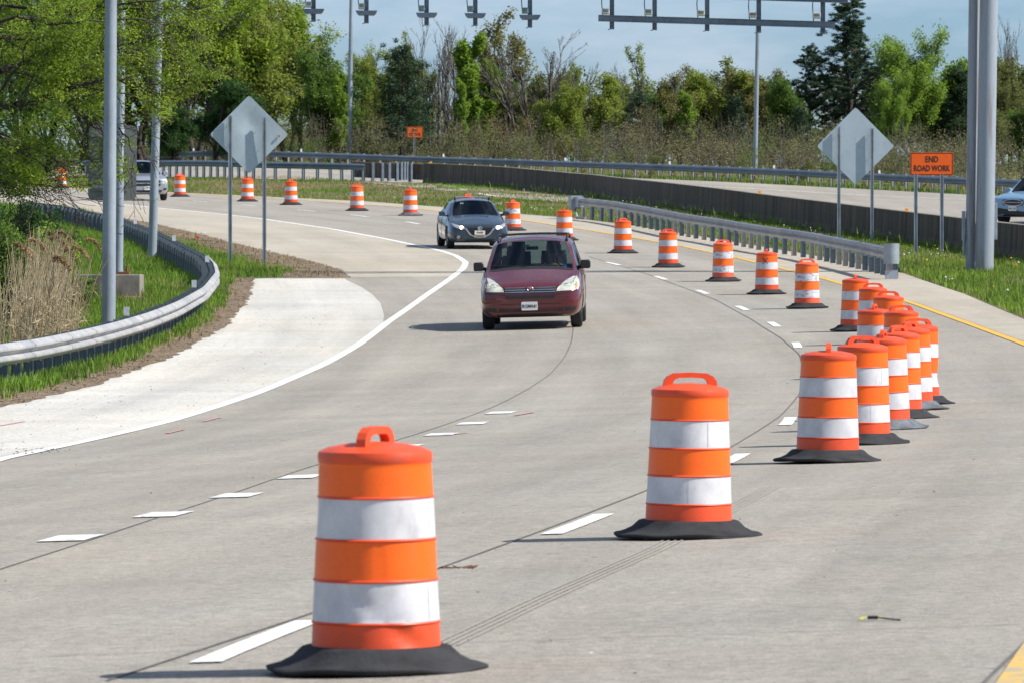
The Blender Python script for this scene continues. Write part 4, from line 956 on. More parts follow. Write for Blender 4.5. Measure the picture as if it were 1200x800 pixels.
def yfront(bvh, x, z, d=Vector((0,1,0))):
    h = bvh.ray_cast(Vector((x,-3,z)), d)[0]; return h.y if h else 0
def ring(name, x, y, z, rx, rz, r, m_, parent, extra=()):
    mb = MB()
    for k in range(20):
        t0, t1 = 2*PI*k/20, 2*PI*(k+1)/20; mb.tube((x+rx*math.cos(t0),y,z+rz*math.sin(t0)),(x+rx*math.cos(t1),y,z+rz*math.sin(t1)),r,n=6,cap=False)
    for (a, b_) in extra: mb.tube((x+a[0],y,z+a[1]),(x+b_[0],y,z+b_[1]),r*.9,n=6)
    return mb.build(name, m_, parent, smooth=50)
def gap(name, pts, m_, parent, bvh, r=.005, side='top', off=.0):
    """a shut line between panels, laid on the body"""
    P = []
    for k in range(len(pts)-1):
        for t in np.linspace(0, 1, 9)[:-1]: P.append((pts[k][0]*(1-t)+pts[k+1][0]*t, pts[k][1]*(1-t)+pts[k+1][1]*t))
    P.append(pts[-1]); H = []
    for a, b_ in P:
        o, d = (Vector((a,b_,4)), Vector((0,0,-1))) if side == 'top' else ((Vector((a,-3,b_)), Vector((0,1,0))) if side == 'front' else (Vector((side*4,a,b_)), Vector((-side,0,0))))
        h = bvh.ray_cast(o, d)[0]
        if h is not None: H.append(h)
    mb = MB()
    for p, q in zip(H, H[1:]):
        if (p-q).length < .4: mb.tube(p, q, r, n=5)
    if mb.f: return mb.build(name, m_, parent)
def S10(wl, zl, wm, zm, wb, zb, wg, zg, wt, zt_, wr, zr, w8, z8, zc): return [(0,zl),(wl*.86,zl),(wl,zl+.07),(wm,zm),(wb,zb),(wg,zg),(wt,zt_),(wr,zr),(w8,z8),(0,zc)]
def place(px, py, axle, yaw, name, label, cat='car', tilt=0):
    p = hit(px, py); e = empty(name, p, yaw, label, cat)
    # lie on the slope of the road
    fw = Vector((-math.sin(yaw), math.cos(yaw))); ahead = Vector((p.x, p.y))+fw*2.7; dz = (gz(ahead.x, ahead.y)-p.z)/2.7
    sd = Vector((fw.y, -fw.x)); dzs = (gz(p.x+sd.x, p.y+sd.y)-gz(p.x-sd.x, p.y-sd.y))/2
    e.rotation_euler = (math.atan(dz), -math.atan(dzs), yaw)
    return e
# ---------------- maroon minivan
st = [(0.00, S10(.60,.34,.66,.48,.63,.62,.57,.69,.51,.705,.42,.72,.25,.73,.735)),
      (0.05, S10(.80,.26,.85,.47,.83,.66,.78,.745,.70,.76,.58,.775,.3,.785,.79)),
      (0.20, S10(.90,.23,.945,.5,.92,.73,.87,.83,.79,.845,.63,.86,.32,.875,.88)),
      (0.55, S10(.94,.22,.975,.55,.95,.81,.90,.935,.82,.955,.65,.965,.33,.985,.99)),
      (1.05, S10(.95,.21,.985,.6,.96,.93,.91,1.06,.865,1.08,.80,1.10,.45,1.135,1.145)),
      (1.98, S10(.95,.21,.985,.6,.965,.95,.915,1.08,.75,1.54,.67,1.585,.42,1.635,1.65)),
      (2.10, S10(.95,.21,.985,.6,.965,.95,.915,1.08,.755,1.55,.68,1.625,.42,1.675,1.69)),
      (2.60, S10(.95,.21,.985,.6,.965,.97,.92,1.09,.77,1.57,.70,1.665,.42,1.715,1.73)),
      (2.70, S10(.95,.21,.985,.6,.965,.97,.92,1.09,.77,1.57,.70,1.668,.42,1.718,1.732)),
      (3.80, S10(.95,.21,.985,.6,.965,.97,.92,1.09,.76,1.57,.69,1.66,.42,1.705,1.72)),
      (3.90, S10(.95,.21,.985,.6,.965,.97,.92,1.09,.76,1.57,.69,1.66,.42,1.70,1.715)),
      (4.62, S10(.93,.24,.965,.6,.94,.97,.90,1.09,.73,1.54,.66,1.61,.4,1.65,1.66)),
      (4.98, S10(.90,.30,.93,.6,.90,.95,.86,1.07,.80,1.09,.72,1.11,.4,1.13,1.135)),
      (5.08, S10(.80,.36,.84,.6,.82,.85,.78,.95,.7,.97,.6,.98,.3,.99,.99))]
gr_ = {4:{7:1,8:1,5:2}, 5:{5:2}, 6:{5:2}, 8:{5:2}, 10:{5:2}, 11:{7:4,8:4}}
WR = .335
out, bvh = car_body(st, gr_, M['maroon'], [(.98,1),(.98,-1),(4.0,1),(4.0,-1)], WR, WR, 1.965)
van = place(624.5,384.5,.98,-.035,'minivan','maroon minivan with black mirrors and hazed headlights driving toward the camera')
vb = empty('v', (0,0,0)); bpy.data.objects.remove(vb)
class Off:  # all parts sit .98 ahead of the empty at the front axle
    pass
def shift(root, dy):
    for c in root.children: c.location.y -= dy
for k, me in out.items(): link(bpy.data.objects.new(k.split('.')[0], me), van)
for s in (1,-1):
    wheel(van, s*.835, .98, WR, .215, s); wheel(van, s*.835, 4.0, WR, .215, s)
hl = [(.895,.725),(.925,.80),(.915,.905),(.865,.980),(.79,.972),(.69,.922),(.595,.852),(.525,.785),(.488,.715)]
for s, pl in ((1,hl),(-1,mir(hl))):
    o = drape('headlight', pl, M['lamp_haze'], van, bvh, .008, .05)
    c = [(.70,.80,.052),(.80,.83,.045)]
    for cx_, cz_, r_ in c: ring('reflector_bowl', s*cx_, yfront(bvh, s*cx_, cz_)-.012, cz_, r_, r_, .006, M['rim'], o)
    am = [(.86,.75),(.89,.79),(.875,.87),(.85,.86),(.845,.77)]; drape('indicator', am if s > 0 else mir(am), M['lamp_amber'], o, bvh, .011, .01)
gp_ = [(-.485,.700),(.485,.700),(.50,.735),(.50,.798),(-.50,.798),(-.50,.735)]
gr1 = drape('grille', gp_, M['dark'], van, bvh, .004, .02)
for zz in (.709,.748,.789): drape('grille_bar', [(-.475,zz-.006),(.475,zz-.006),(.475,zz+.006),(-.475,zz+.006)], M['chrome'] if zz != .748 else M['rim'], gr1, bvh, .012, .012, cuts=8)
em = drape('emblem_shield', [(-.105,.806),(-.06,.765),(-.02,.712),(.02,.712),(.06,.765),(.105,.806)], M['maroon'], van, bvh, .016, .02)
ring('emblem', 0, yfront(bvh,0,.765)-.026, .765, .055, .036, .006, M['chrome'], em, (((-.028,.0),(.028,.0)),((0,-.034),(0,.034)),((-.02,.02),(.02,.02))))
drape('bumper_slot', [(-.47,.585),(.45,.585),(.47,.635),(-.47,.635)], M['dark'], van, bvh, .003, .02)
drape('lower_intake', [(-.86,.325),(.86,.325),(.88,.415),(.62,.425),(-.62,.425),(-.88,.415)], M['maroon'], van, bvh, .002, .01, cuts=7)
lt = drape('intake_grille', [(-.62,.33),(.62,.33),(.60,.405),(-.60,.405)], mat('dark_red_mesh',(.035,.008,.010),rough=.6), van, bvh, .005, .02)
for s in (1,-1): drape('fog_recess', [(s*.64,.335),(s*.84,.345),(s*.87,.415),(s*.64,.415)][::s], M['dark'], van, bvh, .006, .02)
drape('bumper_crease', [(-.93,.475),(.93,.475),(.93,.487),(-.93,.487)], M['under'], van, bvh, .001, .008, cuts=9)
drape('valance', [(-.80,.245),(.80,.245),(.84,.30),(-.84,.30)], M['dark'], van, bvh, .004, .02, cuts=7)
plate(van, -.02, yfront(bvh,0,.45)-.03, .445, 'B12MA41')
r_ = random.Random(4); mb = MB()
for k in range(170):
    x, y = r_.uniform(-.72,.72), r_.uniform(.12,.98); h = bvh.ray_cast(Vector((x,y,4)), Vector((0,0,-1)))[0]
    if h: s_ = r_.uniform(.004,.011); mb.box(h+Vector((0,0,.001)), (s_,s_*1.3,.0015), rz=r_.uniform(0,3))
mb.build('bug_splatter', M['maroon_bug'], van)
for s in (1,-1):
    mb = MB(); xr_ = s*.66
    pts = [Vector((xr_,2.15,1.625)),Vector((xr_,2.28,1.705)),Vector((xr_,3.2,1.735)),Vector((xr_,4.2,1.705)),Vector((xr_,4.4,1.62))]
    for i in range(4): mb.tube(pts[i], pts[i+1], .022, n=8)
    mb.build('roof_rail', M['dark'], van, smooth=40)
for y_ in (2.45, 3.6):
    mb = MB(); [mb.tube((-.66+.132*q,y_,1.735+.018*math.sin(PI*q/10)),(-.66+.132*(q+1),y_,1.735+.018*math.sin(PI*(q+1)/10)),.013,n=8) for q in range(10)]; mb.build('roof_crossbar', M['dark'], van, smooth=40)
for s in (1,-1): mirror(van, s*1.02, 1.42, 1.175, .19, .165, M['dark'], M['dark'])
gap('hood_shut_line', [(-.86,1.0),(-.84,.60),(-.80,.30),(-.60,.16),(-.50,.075),(.50,.075),(.60,.16),(.80,.30),(.84,.60),(.86,1.0)], M['under'], van, bvh, .006)
for s in (1,-1):
    gap('door_shut_line', [(1.25,.30),(1.22,.9),(1.40,1.06)], M['under'], van, bvh, .006, s); gap('door_shut_line', [(2.65,.30),(2.65,1.07)], M['under'], van, bvh, .006, s)
    gap('bumper_shut_line', [(s*.90,.70),(s*.50,.655),(0,.65)], M['under'], van, bvh, .004, 'front')
drape('wiper_cowl', [(-.80,.97),(.80,.97),(.80,1.055),(.4,1.10),(-.4,1.10),(-.80,1.055)], M['dark'], van, bvh, .004, .012, side='top')
for s, x0_ in ((1,-.1),(1,.62)):
    mb = MB(); q0_ = bvh.ray_cast(Vector((x0_,-3,1.17)),Vector((0,1,0)))[0]; q1_ = bvh.ray_cast(Vector((x0_-.62,-3,1.185)),Vector((0,1,0)))[0]
    if q0_ and q1_: mb.tube(q0_-Vector((0,.02,0)), q1_-Vector((0,.02,0)), .009, n=5); mb.build('wiper', M['dark'], van)
mb = MB(); mb.box((0,1.35,.90),(1.62,.55,.22)); mb.box((.38,1.55,1.04),(.42,.2,.10)); mb.build('dashboard', M['interior'], van, bevel=.04)
mb = MB(); mb.box((0,3.0,.40),(1.7,3.6,.05)); mb.build('cabin_floor', M['interior'], van)
for x in (.38,-.38):
    seat(van, x, 2.15, .60, M['interior']); seat(van, x, 3.05, .60, M['interior']); seat(van, x*.9, 3.85, .66, M['interior'])
steering(van, .38, 1.80, 1.06)
mb = MB(); mb.box((0,1.78,1.50),(.24,.03,.07)); mb.build('rear_view_mirror', M['dark'], van, bevel=.01)
mb = MB(); mb.box((-.11,1.90,1.545),(.12,.004,.035)); mb.build('windshield_sticker', mat('pale_green_sticker',(.55,.75,.65)), van)
shift(van, .98)
# driver: one continuous skinned body
def skin_body(name, nodes, edges, m_, parent, lv=2):
    me = bpy.data.meshes.new(name); me.from_pydata([n[0] for n in nodes], edges, [])
    o = bpy.data.objects.new(name, me); COL.objects.link(o)
    o.modifiers.new('k', 'SKIN'); sv = me.skin_vertices[0].data
    for i, n_ in enumerate(nodes): r = n_[1]; sv[i].radius = (r, r) if not isinstance(r, tuple) else r; sv[i].use_root = (i == 0)
    s = o.modifiers.new('s', 'SUBSURF'); s.levels = lv; s.render_levels = lv
    dg = bpy.context.evaluated_depsgraph_get(); dg.update(); res = bpy.data.meshes.new_from_object(o.evaluated_get(dg)); bpy.data.objects.remove(o)
    res.materials.clear(); res.materials.append(m_); res.polygons.foreach_set('use_smooth', np.ones(len(res.polygons), bool))
    return link(bpy.data.objects.new(name, res), parent)
pl = empty('person', van.location, 0, 'driver in sunglasses and a blue shirt at the wheel of the maroon minivan', 'person'); pl.rotation_euler = van.rotation_euler
X0 = .38; Yh = 1.24
nodes = [((X0,Yh-.02,.66),.155),((X0,Yh+.02,.82),.145),((X0,Yh+.05,.98),.155),((X0,Yh+.06,1.12),.13),((X0,Yh+.05,1.20),.06),((X0,Yh+.02,1.27),.055),
 ((X0,Yh-.01,1.33),.075),((X0,Yh-.01,1.40),.095),((X0,Yh+.0,1.46),.075),
 ((X0+.20,Yh+.04,1.10),.065),((X0+.25,Yh-.12,.98),.05),((X0+.17,Yh-.34,1.10),.038),((X0+.155,Yh-.40,1.13),.034),
 ((X0-.20,Yh+.04,1.10),.065),((X0-.27,Yh-.12,.98),.05),((X0-.17,Yh-.34,1.12),.038),((X0-.15,Yh-.40,1.15),.034),
 ((X0+.11,Yh-.10,.66),.09),((X0+.13,Yh-.45,.70),.075),((X0+.13,Yh-.62,.42),.05),
 ((X0-.11,Yh-.10,.66),.09),((X0-.13,Yh-.45,.70),.075),((X0-.13,Yh-.62,.42),.05)]
edges = [(0,1),(1,2),(2,3),(3,4),(4,5),(5,6),(6,7),(7,8),(3,9),(9,10),(10,11),(11,12),(3,13),(13,14),(14,15),(15,16),(0,17),(17,18),(18,19),(0,20),(20,21),(21,22)]
bd = skin_body('body', nodes, edges, M['skin'], pl)
# shirt over torso and sleeves, hair, glasses, nose, fingers
sn = [(n_[0], n_[1]*1.07 if i in (0,1,2,3) else n_[1]*1.12) for i, n_ in enumerate(nodes)]
sh_idx = [0,1,2,3,9,10,13,14]; mp_ = {v: i for i, v in enumerate(sh_idx)}
skin_body('shirt', [sn[i] for i in sh_idx], [(mp_[a], mp_[b_]) for a, b_ in ((0,1),(1,2),(2,3),(3,9),(9,10),(3,13),(13,14))], M['shirt'], pl)
mb = MB()
for a in range(7):
    pass
mb.lathe([(0,.115),(.05,.108),(.085,.07),(.10,.02),(.098,-.02),(.085,-.03)], 16, c=(X0,Yh+.02,1.42)); mb.build('hair', M['hair'], pl, smooth=50)
mb = MB()
for s in (1,-1): mb.box((X0+s*.035,Yh-.098,1.405),(.055,.012,.034)); mb.box((X0+s*.082,Yh-.05,1.41),(.006,.1,.01))
mb.box((X0,Yh-.1,1.415),(.03,.008,.008)); mb.build('sunglasses', M['dark'], pl, bevel=.004)
mb = MB(); mb.add([(X0-.014,Yh-.092,1.365),(X0+.014,Yh-.092,1.365),(X0,Yh-.122,1.368),(X0,Yh-.09,1.405)], [(0,1,2),(0,2,3),(1,3,2),(0,3,1)]); mb.box((X0,Yh-.085,1.335),(.045,.01,.008)); mb.build('nose_and_mouth', M['skin'], pl)
for s, hx, hz in ((1,X0+.155,1.13),(-1,X0-.15,1.15)):
    mb = MB()
    for k in range(4): y_ = Yh-.43; mb.tube((hx+s*.004,Yh-.40,hz-.03+k*.018),(hx+s*.03,y_-.02,hz-.03+k*.018),.009,n=6); mb.tube((hx+s*.03,y_-.02,hz-.03+k*.018),(hx+s*.012,y_-.05,hz-.03+k*.018),.008,n=6)
    mb.tube((hx,Yh-.39,hz+.03),(hx-s*.012,Yh-.44,hz+.05),.01,n=6); mb.build('fingers', M['skin'], pl, smooth=50)
# ---------------- slate blue hatchback
st = [(0.00, S10(.48,.30,.56,.44,.52,.56,.46,.62,.40,.635,.32,.645,.18,.65,.655)),
      (0.06, S10(.72,.22,.78,.44,.74,.59,.66,.66,.57,.675,.44,.69,.22,.70,.705)),
      (0.25, S10(.84,.19,.87,.48,.82,.64,.76,.715,.67,.735,.51,.755,.25,.77,.775)),
      (0.65, S10(.88,.18,.897,.55,.85,.73,.80,.80,.71,.83,.56,.85,.28,.87,.875)),
      (1.25, S10(.88,.18,.897,.58,.86,.83,.81,.905,.755,.925,.68,.945,.36,.98,.99)),
      (2.05, S10(.88,.18,.897,.6,.865,.86,.815,.935,.64,1.27,.56,1.325,.34,1.375,1.39)),
      (2.20, S10(.88,.18,.897,.6,.865,.865,.815,.94,.645,1.29,.57,1.355,.34,1.40,1.415)),
      (2.70, S10(.88,.18,.897,.6,.865,.88,.815,.95,.645,1.30,.57,1.375,.34,1.425,1.44)),
      (2.78, S10(.88,.18,.897,.6,.865,.88,.815,.95,.645,1.30,.57,1.375,.34,1.425,1.44)),
      (3.55, S10(.88,.18,.897,.6,.865,.92,.81,.99,.62,1.27,.55,1.33,.33,1.38,1.395)),
      (3.95, S10(.87,.2,.885,.6,.85,.92,.79,1.0,.58,1.22,.52,1.25,.3,1.28,1.29)),
      (4.30, S10(.84,.26,.86,.6,.82,.85,.76,.95,.68,.98,.58,1.0,.3,1.02,1.025)),
      (4.44, S10(.74,.32,.78,.55,.75,.72,.7,.8,.62,.83,.5,.85,.25,.86,.86))]
gr_ = {4:{7:1,8:1,5:2}, 5:{5:2}, 6:{5:2}, 8:{5:2}, 10:{7:4,8:4}}
WR = .315
out, bvh = car_body(st, gr_, M['slate'], [(.90,1),(.90,-1),(3.6,1),(3.6,-1)], WR, WR, 1.795)
mz = place(558.5,291.5,.90,.11,'hatchback','slate blue grey hatchback with lit headlights following behind the maroon minivan')
for k, me in out.items(): link(bpy.data.objects.new(k.split('.')[0], me), mz)
for s in (1,-1): wheel(mz, s*.775, .90, WR, .205, s); wheel(mz, s*.775, 3.6, WR, .205, s)
gpl = [(-.43,.655),(-.36,.52),(-.25,.40),(-.12,.355),(.12,.355),(.25,.40),(.36,.52),(.43,.655),(.2,.668),(-.2,.668)]
gg = drape('grille', gpl, M['dark'], mz, bvh, .004, .02)
for k in range(5):
    zz = .43+k*.045; ww = .24+(zz-.40)*.62; drape('grille_slat', [(-ww,zz-.004),(ww,zz-.004),(ww,zz+.004),(-ww,zz+.004)], M['under'], gg, bvh, .010, .008, cuts=6)
for s in (1,-1):
    wing = [(s*.43,.60),(s*.30,.425),(s*.14,.345),(0,.335),(0,.362),(s*.12,.37),(s*.27,.45),(s*.40,.63)]
    drape('chrome_wing', wing if s > 0 else wing[::-1], M['chrome'], mz, bvh, .014, .02)
    hlm = [(.43,.60),(.50,.585),(.62,.60),(.76,.67),(.80,.75),(.74,.745),(.62,.705),(.46,.665)]
    o = drape('headlight', hlm if s > 0 else mir(hlm), M['lamp_clear'], mz, bvh, .006, .05)
    cx_, cz_ = s*.535, .635; y_ = yfront(bvh, cx_, cz_)
    mb = MB(); mb.lathe([(0,0),(.038,.004),(.052,.02),(.052,.04)], 18, axis='Z'); q_ = mb.build('lit_bulb', M['lit'] if s < 0 else M['lit_w'], o, smooth=50); q_.rotation_euler = (-PI/2,0,0); q_.location = (cx_, y_-.022, cz_)
    ring('bulb_ring', cx_, y_-.014, cz_, .050, .050, .007, M['chrome'], o)
    fg = [(s*.50,.325),(s*.70,.30),(s*.76,.36),(s*.74,.40),(s*.55,.385)]; fo = drape('fog_recess', fg if s > 0 else fg[::-1], M['dark'], mz, bvh, .004, .02)
    ring('fog_lamp', s*.62, yfront(bvh,s*.62,.355)-.012, .352, .04, .03, .010, M['badge'], fo)
ring('emblem', 0, yfront(bvh,0,.615)-.024, .61, .060, .048, .009, M['badge'], mz, (((-.05,.02),(-.02,.005)),((-.02,.005),(0,-.02)),((0,-.02),(.02,.005)),((.02,.005),(.05,.02))))
drape('lower_intake', [(-.40,.245),(.40,.245),(.46,.30),(-.46,.30)], M['dark'], mz, bvh, .004, .02)
drape('valance', [(-.70,.185),(.70,.185),(.72,.205),(-.72,.205)], M['dark'], mz, bvh, .006, .02, cuts=8)
plate(mz, .0, yfront(bvh,0,.46)-.03, .465, '7FA4082', flag=True)
for s in (1,-1): mirror(mz, s*.95, 1.55, 1.005, .19, .13, M['slate'], M['dark'])
gap('hood_shut_line', [(-.78,1.15),(-.74,.60),(-.66,.25),(-.45,.10),(0,.07),(.45,.10),(.66,.25),(.74,.60),(.78,1.15)], M['under'], mz, bvh, .005)
for s in (1,-1): gap('door_shut_line', [(1.30,.30),(1.28,.75),(1.35,.88)], M['under'], mz, bvh, .006, s); gap('door_shut_line', [(2.45,.30),(2.45,.90)], M['under'], mz, bvh, .006, s)
for y_ in (2.25,): mb = MB(); mb.box((0,y_,1.475),(.98,.07,.022)); mb.build('roof_crossbar', M['rim'], mz, bevel=.008)
for s in (1,-1): mb = MB(); mb.box((s*.505,2.25,1.425),(.05,.09,.10)); mb.build('crossbar_foot', M['dark'], mz, bevel=.012)
mb = MB(); mb.box((0,3.1,1.47),(.98,.07,.022)); mb.build('roof_crossbar', M['rim'], mz, bevel=.008)
mb = MB(); mb.box((0,1.55,.80),(1.5,.5,.2)); mb.build('dashboard', M['interior'], mz, bevel=.04)
mb = MB(); mb.box((0,2.9,.32),(1.5,2.6,.05)); mb.build('cabin_floor', M['interior'], mz)
for x in (.36,-.36): seat(mz, x, 2.15, .42, M['interior']); 
seat(mz, 0, 3.1, .44, M['interior'], False, 1.25)
steering(mz, .36, 1.86, .90)
mb = MB(); mb.box((-.05,1.92,1.27),(.22,.03,.06)); mb.build('rear_view_mirror', M['dark'], mz)
mb = MB(); mb.box((-.33,1.90,1.29),(.10,.004,.05)); mb.build('windshield_sticker', M['whitelitter'], mz)
shift(mz, .90)
# ---------------- the two SUVs share a shape
def suv(label, px, py, yaw, pm_, k=1.0, bars=True, name='suv', clad=False, txt='4CD 178'):
    st = [(0.00, S10(.52,.36,.60,.55,.58,.74,.52,.82,.45,.84,.36,.85,.2,.86,.865)),
      (0.07, S10(.78,.28,.83,.55,.81,.80,.74,.89,.64,.91,.50,.925,.25,.94,.945)),
      (0.28, S10(.86,.26,.90,.6,.87,.86,.81,.95,.72,.97,.56,.985,.28,1.0,1.005)),
      (0.70, S10(.89,.25,.92,.62,.89,.90,.83,1.0,.75,1.02,.59,1.035,.3,1.055,1.06)),
      (1.25, S10(.89,.25,.92,.65,.90,.96,.84,1.05,.79,1.07,.71,1.085,.37,1.115,1.125)),
      (1.98, S10(.89,.25,.92,.65,.90,1.0,.845,1.08,.69,1.49,.61,1.545,.36,1.60,1.61)),
      (2.12, S10(.89,.25,.92,.65,.90,1.0,.845,1.08,.70,1.51,.62,1.58,.36,1.63,1.64)),
      (2.70, S10(.89,.25,.92,.65,.90,1.0,.845,1.08,.70,1.52,.62,1.60,.36,1.655,1.665)),
      (2.80, S10(.89,.25,.92,.65,.90,1.0,.845,1.08,.70,1.52,.62,1.60,.36,1.655,1.665)),
      (3.70, S10(.89,.25,.92,.65,.90,1.03,.84,1.11,.68,1.50,.60,1.58,.35,1.63,1.64)),
      (4.20, S10(.87,.28,.90,.65,.88,1.03,.82,1.12,.65,1.45,.58,1.50,.33,1.54,1.55)),
      (4.60, S10(.85,.34,.88,.65,.85,.98,.79,1.07,.74,1.09,.66,1.11,.35,1.13,1.135)),
      (4.72, S10(.76,.38,.80,.6,.77,.85,.72,.93,.65,.96,.55,.97,.28,.98,.98))]
    gr_ = {4:{7:1,8:1,5:2}, 5:{5:2}, 6:{5:2}, 8:{5:2}, 10:{7:4,8:4}}; WR = .345
    out, bvh = car_body(st, gr_, pm_, [(.92,1),(.92,-1),(3.65,1),(3.65,-1)], WR, WR, 1.84)
    e = place(px, py, .92, yaw, name, label)
    for kk, me in out.items(): link(bpy.data.objects.new(kk.split('.')[0], me), e)
    for s in (1,-1): wheel(e, s*.79, .92, WR, .225, s); wheel(e, s*.79, 3.65, WR, .225, s)
    if clad:
        g_ = drape('grille', [(-.36,.66),(-.42,.76),(-.36,.86),(.36,.86),(.42,.76),(.36,.66)], M['dark'], e, bvh, .005, .02)
        drape('grille_wing', [(-.40,.75),(.40,.75),(.40,.775),(-.40,.775)], M['rim'], g_, bvh, .014, .012)
        ring('grille_frame', 0, yfront(bvh,0,.76)-.01, .76, .37, .105, .012, M['chrome'], g_)
        drape('bumper_cladding', [(-.80,.30),(.80,.30),(.83,.56),(.5,.57),(.45,.45),(-.45,.45),(-.5,.57),(-.83,.56)], M['dark'], e, bvh, .008, .03, cuts=6)
        plate(e, 0, yfront(bvh,0,.56)-.03, .56, txt)
    else:
        for z0_, z1_ in ((.60,.70),(.74,.84)): drape('grille', [(-.50,z0_),(.50,z0_),(.54,z1_),(-.54,z1_)], M['dark'], e, bvh, .005, .02)
        drape('chrome_bar', [(-.53,.705),(.53,.705),(.53,.735),(-.53,.735)], M['chrome'], e, bvh, .014, .02)
        drape('lower_intake', [(-.55,.34),(.55,.34),(.60,.44),(-.60,.44)], M['dark'], e, bvh, .005, .02)
        plate(e, 0, yfront(bvh,0,.52)-.03, .52, txt)
    for s in (1,-1):
        h_ = [(.56,.70),(.70,.68),(.82,.73),(.85,.86),(.80,.92),(.62,.84)]
        o = drape('headlight', h_ if s > 0 else mir(h_), M['lamp_clear'] if clad else M['lamp_haze'], e, bvh, .006, .05); ring('bulb_ring', s*.70, yfront(bvh,s*.70,.77)-.012, .77, .05, .05, .008, M['chrome'], o)
        f_ = [(s*.62,.42),(s*.78,.44),(s*.80,.52),(s*.66,.52)]; drape('fog_recess', f_ if s > 0 else f_[::-1], M['dark'], e, bvh, .009, .02)
        mirror(e, s*.99, 1.58, 1.13, .20, .16, pm_, M['dark'])
    for s in (1,-1): mb = MB(); mb.tube((s*.60,2.2,1.67),(s*.60,4.0,1.67),.02,n=8); mb.build('roof_rail', M['dark'], e)
    mb = MB(); mb.box((0,1.5,.92),(1.5,.5,.2)); mb.build('dashboard', M['interior'], e, bevel=.04)
    mb = MB(); mb.box((0,2.9,.42),(1.5,2.6,.05)); mb.build('cabin_floor', M['interior'], e)
    for x in (.37,-.37): seat(e, x, 2.15, .60, M['interior'])
    seat(e, 0, 3.1, .62, M['interior'], False, 1.25); steering(e, .37, 1.85, 1.05)
    shift(e, .92)
    return e
suv('silver sport utility vehicle half hidden behind the grey panel and poles at far left', 169.5, 235.3, .22, M['silver'])
suv('pale blue crossover cut off by the right edge of the photo on the opposing road', 1201, 263.5, -.55, M['paleblue'], clad=True, txt='9DK 326')
# ------------------------------------------------------------------ vegetation
def quads_from(C, U, Vv, fold=None):
    """leaf quads (rhombus) at centres C with half axes U (length) and Vv (width)"""
    n = len(C); P = np.stack([C-U, C-Vv*.9-U*.1, C+U, C+Vv*.9-U*.1], 1).reshape(-1,3)
    return P, np.arange(4*n).reshape(-1,4)
def rand_unit(rs, n):
    v = rs.normal(size=(n,3)); return v/np.linalg.norm(v, axis=1)[:,None]
def leaf_cloud(rs, centers, rad, per, size, flat=.75, droop=0, aspect=.5):
    centers = np.asarray(centers); n = len(centers)*per; C = np.repeat(centers, per, 0)
    rad = np.broadcast_to(np.asarray(rad, float), (len(centers),)); rr = np.repeat(rad, per)
    o = rand_unit(rs, n)*(rs.rand(n)**.45)[:,None]*rr[:,None]; o[:,2] *= flat
    C = C+o; U = rand_unit(rs, n); U[:,2] = U[:,2]*.6-droop; U /= np.linalg.norm(U, axis=1)[:,None]
    W = np.cross(U, rand_unit(rs, n)); W /= np.linalg.norm(W, axis=1)[:,None]+1e-9
    s = size*(.6+.8*rs.rand(n))[:,None]
    return quads_from(C, U*s*.5, W*s*aspect*.5)
def branch_mesh(segs, n=5):
    """segs: arrays p0,p1,r0,r1"""
    P0 = np.array([s[0] for s in segs]); P1 = np.array([s[1] for s in segs]); R0 = np.array([s[2] for s in segs]); R1 = np.array([s[3] for s in segs])
    D = P1-P0; L_ = np.linalg.norm(D, axis=1)[:,None]+1e-9; D = D/L_
    A = np.cross(D, np.where(np.abs(D[:,2:3]) > .9, [[1.,0,0]], [[0,0,1.]])); A /= np.linalg.norm(A, axis=1)[:,None]; B = np.cross(D, A)
    t = np.arange(n)*2*PI/n; cs, sn = np.cos(t), np.sin(t)
    ringv = lambda P, R: P[:,None]+(A[:,None]*cs[None,:,None]+B[:,None]*sn[None,:,None])*R[:,None,None]
    V = np.concatenate([ringv(P0, R0), ringv(P1, R1)], 1).reshape(-1,3); m = len(segs); b = np.arange(m)[:,None]*2*n; k = np.arange(n)[None]
    k2 = (k+1)%n; Fq = np.stack([b+k, b+k2, b+n+k2, b+n+k], -1).reshape(-1,4)
    return V, Fq
def grow(rs, p, d, L_, r, lv, maxlv, segs, tips, nseg=5, kids=(3,5), up=.12, wig=.18, spread=.75, shrink=.62, start=.3, taper=.55, minr=.008):
    p = np.array(p, float); d = np.array(d, float); d /= np.linalg.norm(d); pts = [(p.copy(), d.copy(), r)]
    for i in range(nseg):
        d = d+rs.normal(size=3)*wig; d[2] += up; d /= np.linalg.norm(d); q = p+d*L_/nseg
        r1 = max(minr, r*(1-(1-taper)*(i+1)/nseg) if lv else r*(1-(1-taper)*(i+1)/nseg)); segs.append((p, q, max(minr, pts[-1][2]), r1)); p = q; pts.append((p.copy(), d.copy(), r1))
    if lv >= maxlv: tips.append(p.copy()); tips.append(pts[len(pts)//2][0]); return
    tips.append(p.copy())
    n = rs.randint(kids[0], kids[1]+1)
    for k in range(n):
        t = start+(1-start)*(k+rs.rand()*.8)/n; i = min(len(pts)-1, int(t*nseg)+0); q, dd, rr = pts[i]
        a = rand_unit(rs, 1)[0]; a -= dd*np.dot(a, dd); a /= np.linalg.norm(a)+1e-9; sp = spread*(.7+.6*rs.rand())
        nd = dd*math.cos(sp)+a*math.sin(sp); grow(rs, q, nd, L_*shrink*(.75+.5*rs.rand())*(1.15-.35*t), rr*.62, lv+1, maxlv, segs, tips, max(3,nseg-1), kids, up, wig, spread, shrink, .25, taper, minr)
